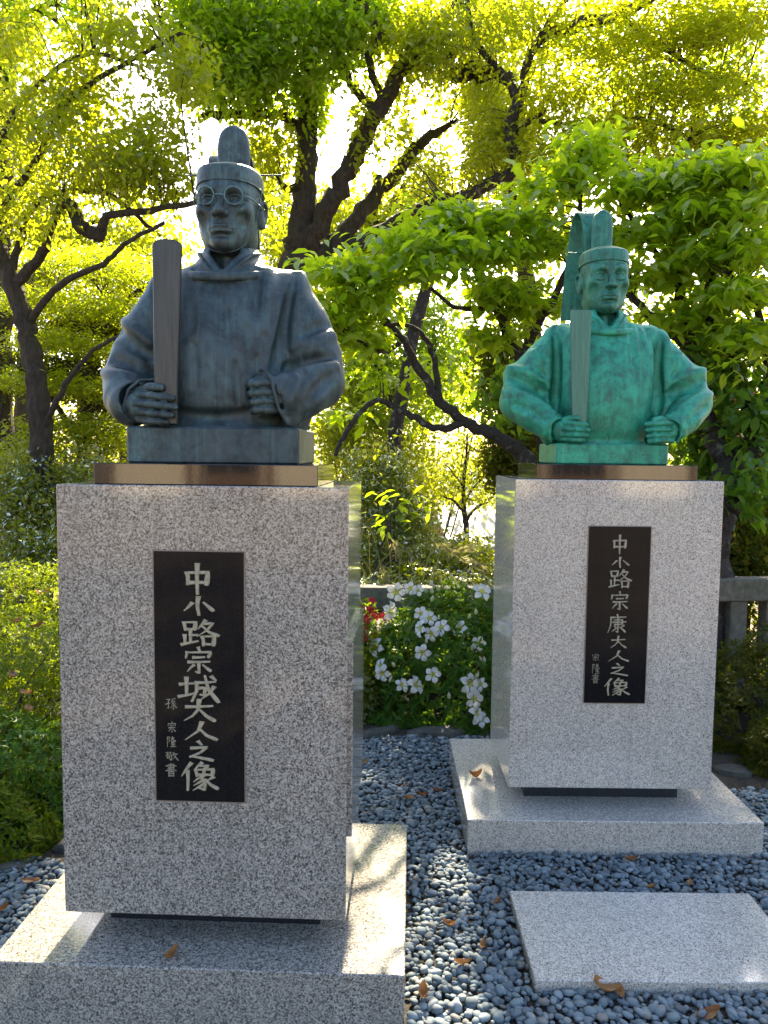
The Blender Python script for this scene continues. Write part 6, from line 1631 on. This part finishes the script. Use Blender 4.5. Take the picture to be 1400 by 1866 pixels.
for i, (a, b, z, L, an, cu, lab) in enumerate([
    (311, 1746, SLAB_Z, 0.050, 1.1, 0.8, "brown triangular dry leaf on the near pedestal's base slab"),
    (868, 1417, SLAB_Z, 0.055, 0.2, 0.9, "orange curled dry leaf on the far pedestal's base slab"),
    (844, 1757, GZ, 0.055, 0.15, 0.4, "pale tan leaf on the pebbles left of the flat slab's front corner"),
    (1104, 1803, GZ, 0.075, -0.25, 0.5, "long tan leaf at the front edge of the flat slab"),
    (1131, 1811, GZ, 0.050, 1.4, 0.5, "reddish leaf touching the long tan one at the flat slab's front"),
    (1292, 1849, GZ, 0.070, 0.1, 0.3, "orange flat leaf on the pebbles at the bottom right"),
    (818, 1686, GZ, 0.045, -0.5, 0.6, "dark brown leaf on the pebbles left of the flat slab"),
    (881, 1725, GZ, 0.038, 1.2, 0.6, "small rusty leaf on pebbles close to the flat slab's left edge"),
    (771, 1814, GZ, 0.055, 1.5, 0.7, "standing brown leaf beside the near slab's right front corner"),
    (746, 1456, GZ, 0.050, 0.1, 0.5, "orange leaf on the far pebbles, nearest the near pedestal's slab"),
    (771, 1449, GZ, 0.050, 0.3, 0.5, "bright orange leaf on the far pebbles between the two base slabs"),
    (738, 1432, GZ, 0.040, 0.9, 0.5, "rusty leaf farthest back on the pebbles between the pedestals"),
    (794, 1441, GZ, 0.045, -0.3, 0.5, "tan leaf on the pebbles close to the far slab's left side"),
    (908, 1645, GZ, 0.035, 0.7, 0.6, "small brown leaf on pebbles at the flat slab's back left corner"),
    (1187, 1618, GZ, 0.030, 0.2, 0.6, "small red brown leaf on pebbles behind the flat slab's middle"),
    (1256, 1612, GZ, 0.038, 1.0, 0.6, "crumpled orange leaf on pebbles behind the flat slab's right part"),
    (1152, 1567, GZ, 0.050, 0.1, 0.5, "thin orange leaf against the front of the far base slab"),
    (662, 1392, GZ, 0.060, 0.5, 0.6, "pale pinkish leaf on pebbles beside the side inscription slab"),
    (55, 1607, GZ, 0.060, 0.1, 0.3, "flat orange leaf on the pebbles left of the near base slab"),
    (4, 1660, GZ, 0.050, 1.3, 0.5, "orange leaf at the left edge of the photograph on the pebbles")]):
    fallen(a, b, z, L, an, cu, lab, i + 1)
for i, (zx, zy, lab) in enumerate([(75, 790, "large pale dry leaf lying on the biggest left mound"), (165, 980, "cream dry leaf lower on the biggest left mound"), (150, 885, "small tan dry leaf in the middle of the biggest left mound"), (245, 310, "dry leaf caught near the top of the rear left mound"), (95, 480, "rusty dry leaf between the two left mounds"), (205, 508, "reddish dry leaf near the pedestal between the two left mounds")]):
    px, py = zx / 3.11, 980 + zy / 3.11
    C, R = (np.array([-1.92, 3.75, 0]), np.array([0.80, 0.64, 0.68])) if zy > 450 else (np.array([-2.10, 4.62, 0]), np.array([0.82, 0.42, 0.82]))
    Y = bush_y(px, py, C, R) - 0.03; p = at(px, py, Y)
    fallen(px, py, p[2], 0.075, rngg.random() * 3, 0.4, lab, 40 + i)

# ------------------------------------------------------------------ the hall behind the photographer, mirrored in the polished stone
hall = empty("shrine_hall", (0.0, -19.0, 0.0)); tag(hall, "cream walled hall with brown posts, seen only mirrored in the polished black slabs", "building")
block("stone_base", -11.0, 11.0, -6.0, 0.6, -0.1, 0.22, M['edge_stone'], hall, 0.02)
block("wall", -10.0, 10.0, -5.6, 0.0, 0.22, 3.4, M['cream_plaster'], hall, 0.01)
for i in range(9):
    x = -10.0 + i * 2.5
    block("post", x - 0.11, x + 0.11, 0.0, 0.16, 0.22, 3.4, M['brown_timber'], hall, 0.01)
block("beam", -10.2, 10.2, 0.0, 0.14, 2.55, 2.75, M['brown_timber'], hall, 0.01)
for x in (-7.5, 0.0, 5.0):
    dpan = block("door", x + 0.25, x + 2.25, 0.0, 0.05, 0.24, 2.45, M['brown_timber'], hall, 0.01)
    block("dark_opening", x + 0.40, x + 2.10, 0.05, 0.07, 0.9, 2.3, M['dark_void'], dpan, 0.006)  # flat dark sheet painted as the unlit interior of the opening
V = [(-12, 1.5, 3.3), (12, 1.5, 3.3), (12, -2.8, 5.6), (-12, -2.8, 5.6), (12, -7.1, 3.3), (-12, -7.1, 3.3)]
V += [(x, y, z + 0.2) for x, y, z in V]
mesh_obj("roof", V, [(3, 2, 1, 0), (5, 4, 2, 3), (6, 7, 8, 9), (9, 8, 10, 11), (0, 1, 7, 6), (1, 2, 8, 7), (2, 4, 10, 8), (4, 5, 11, 10), (5, 3, 9, 11), (3, 0, 6, 9)], M['house_roof'], hall)
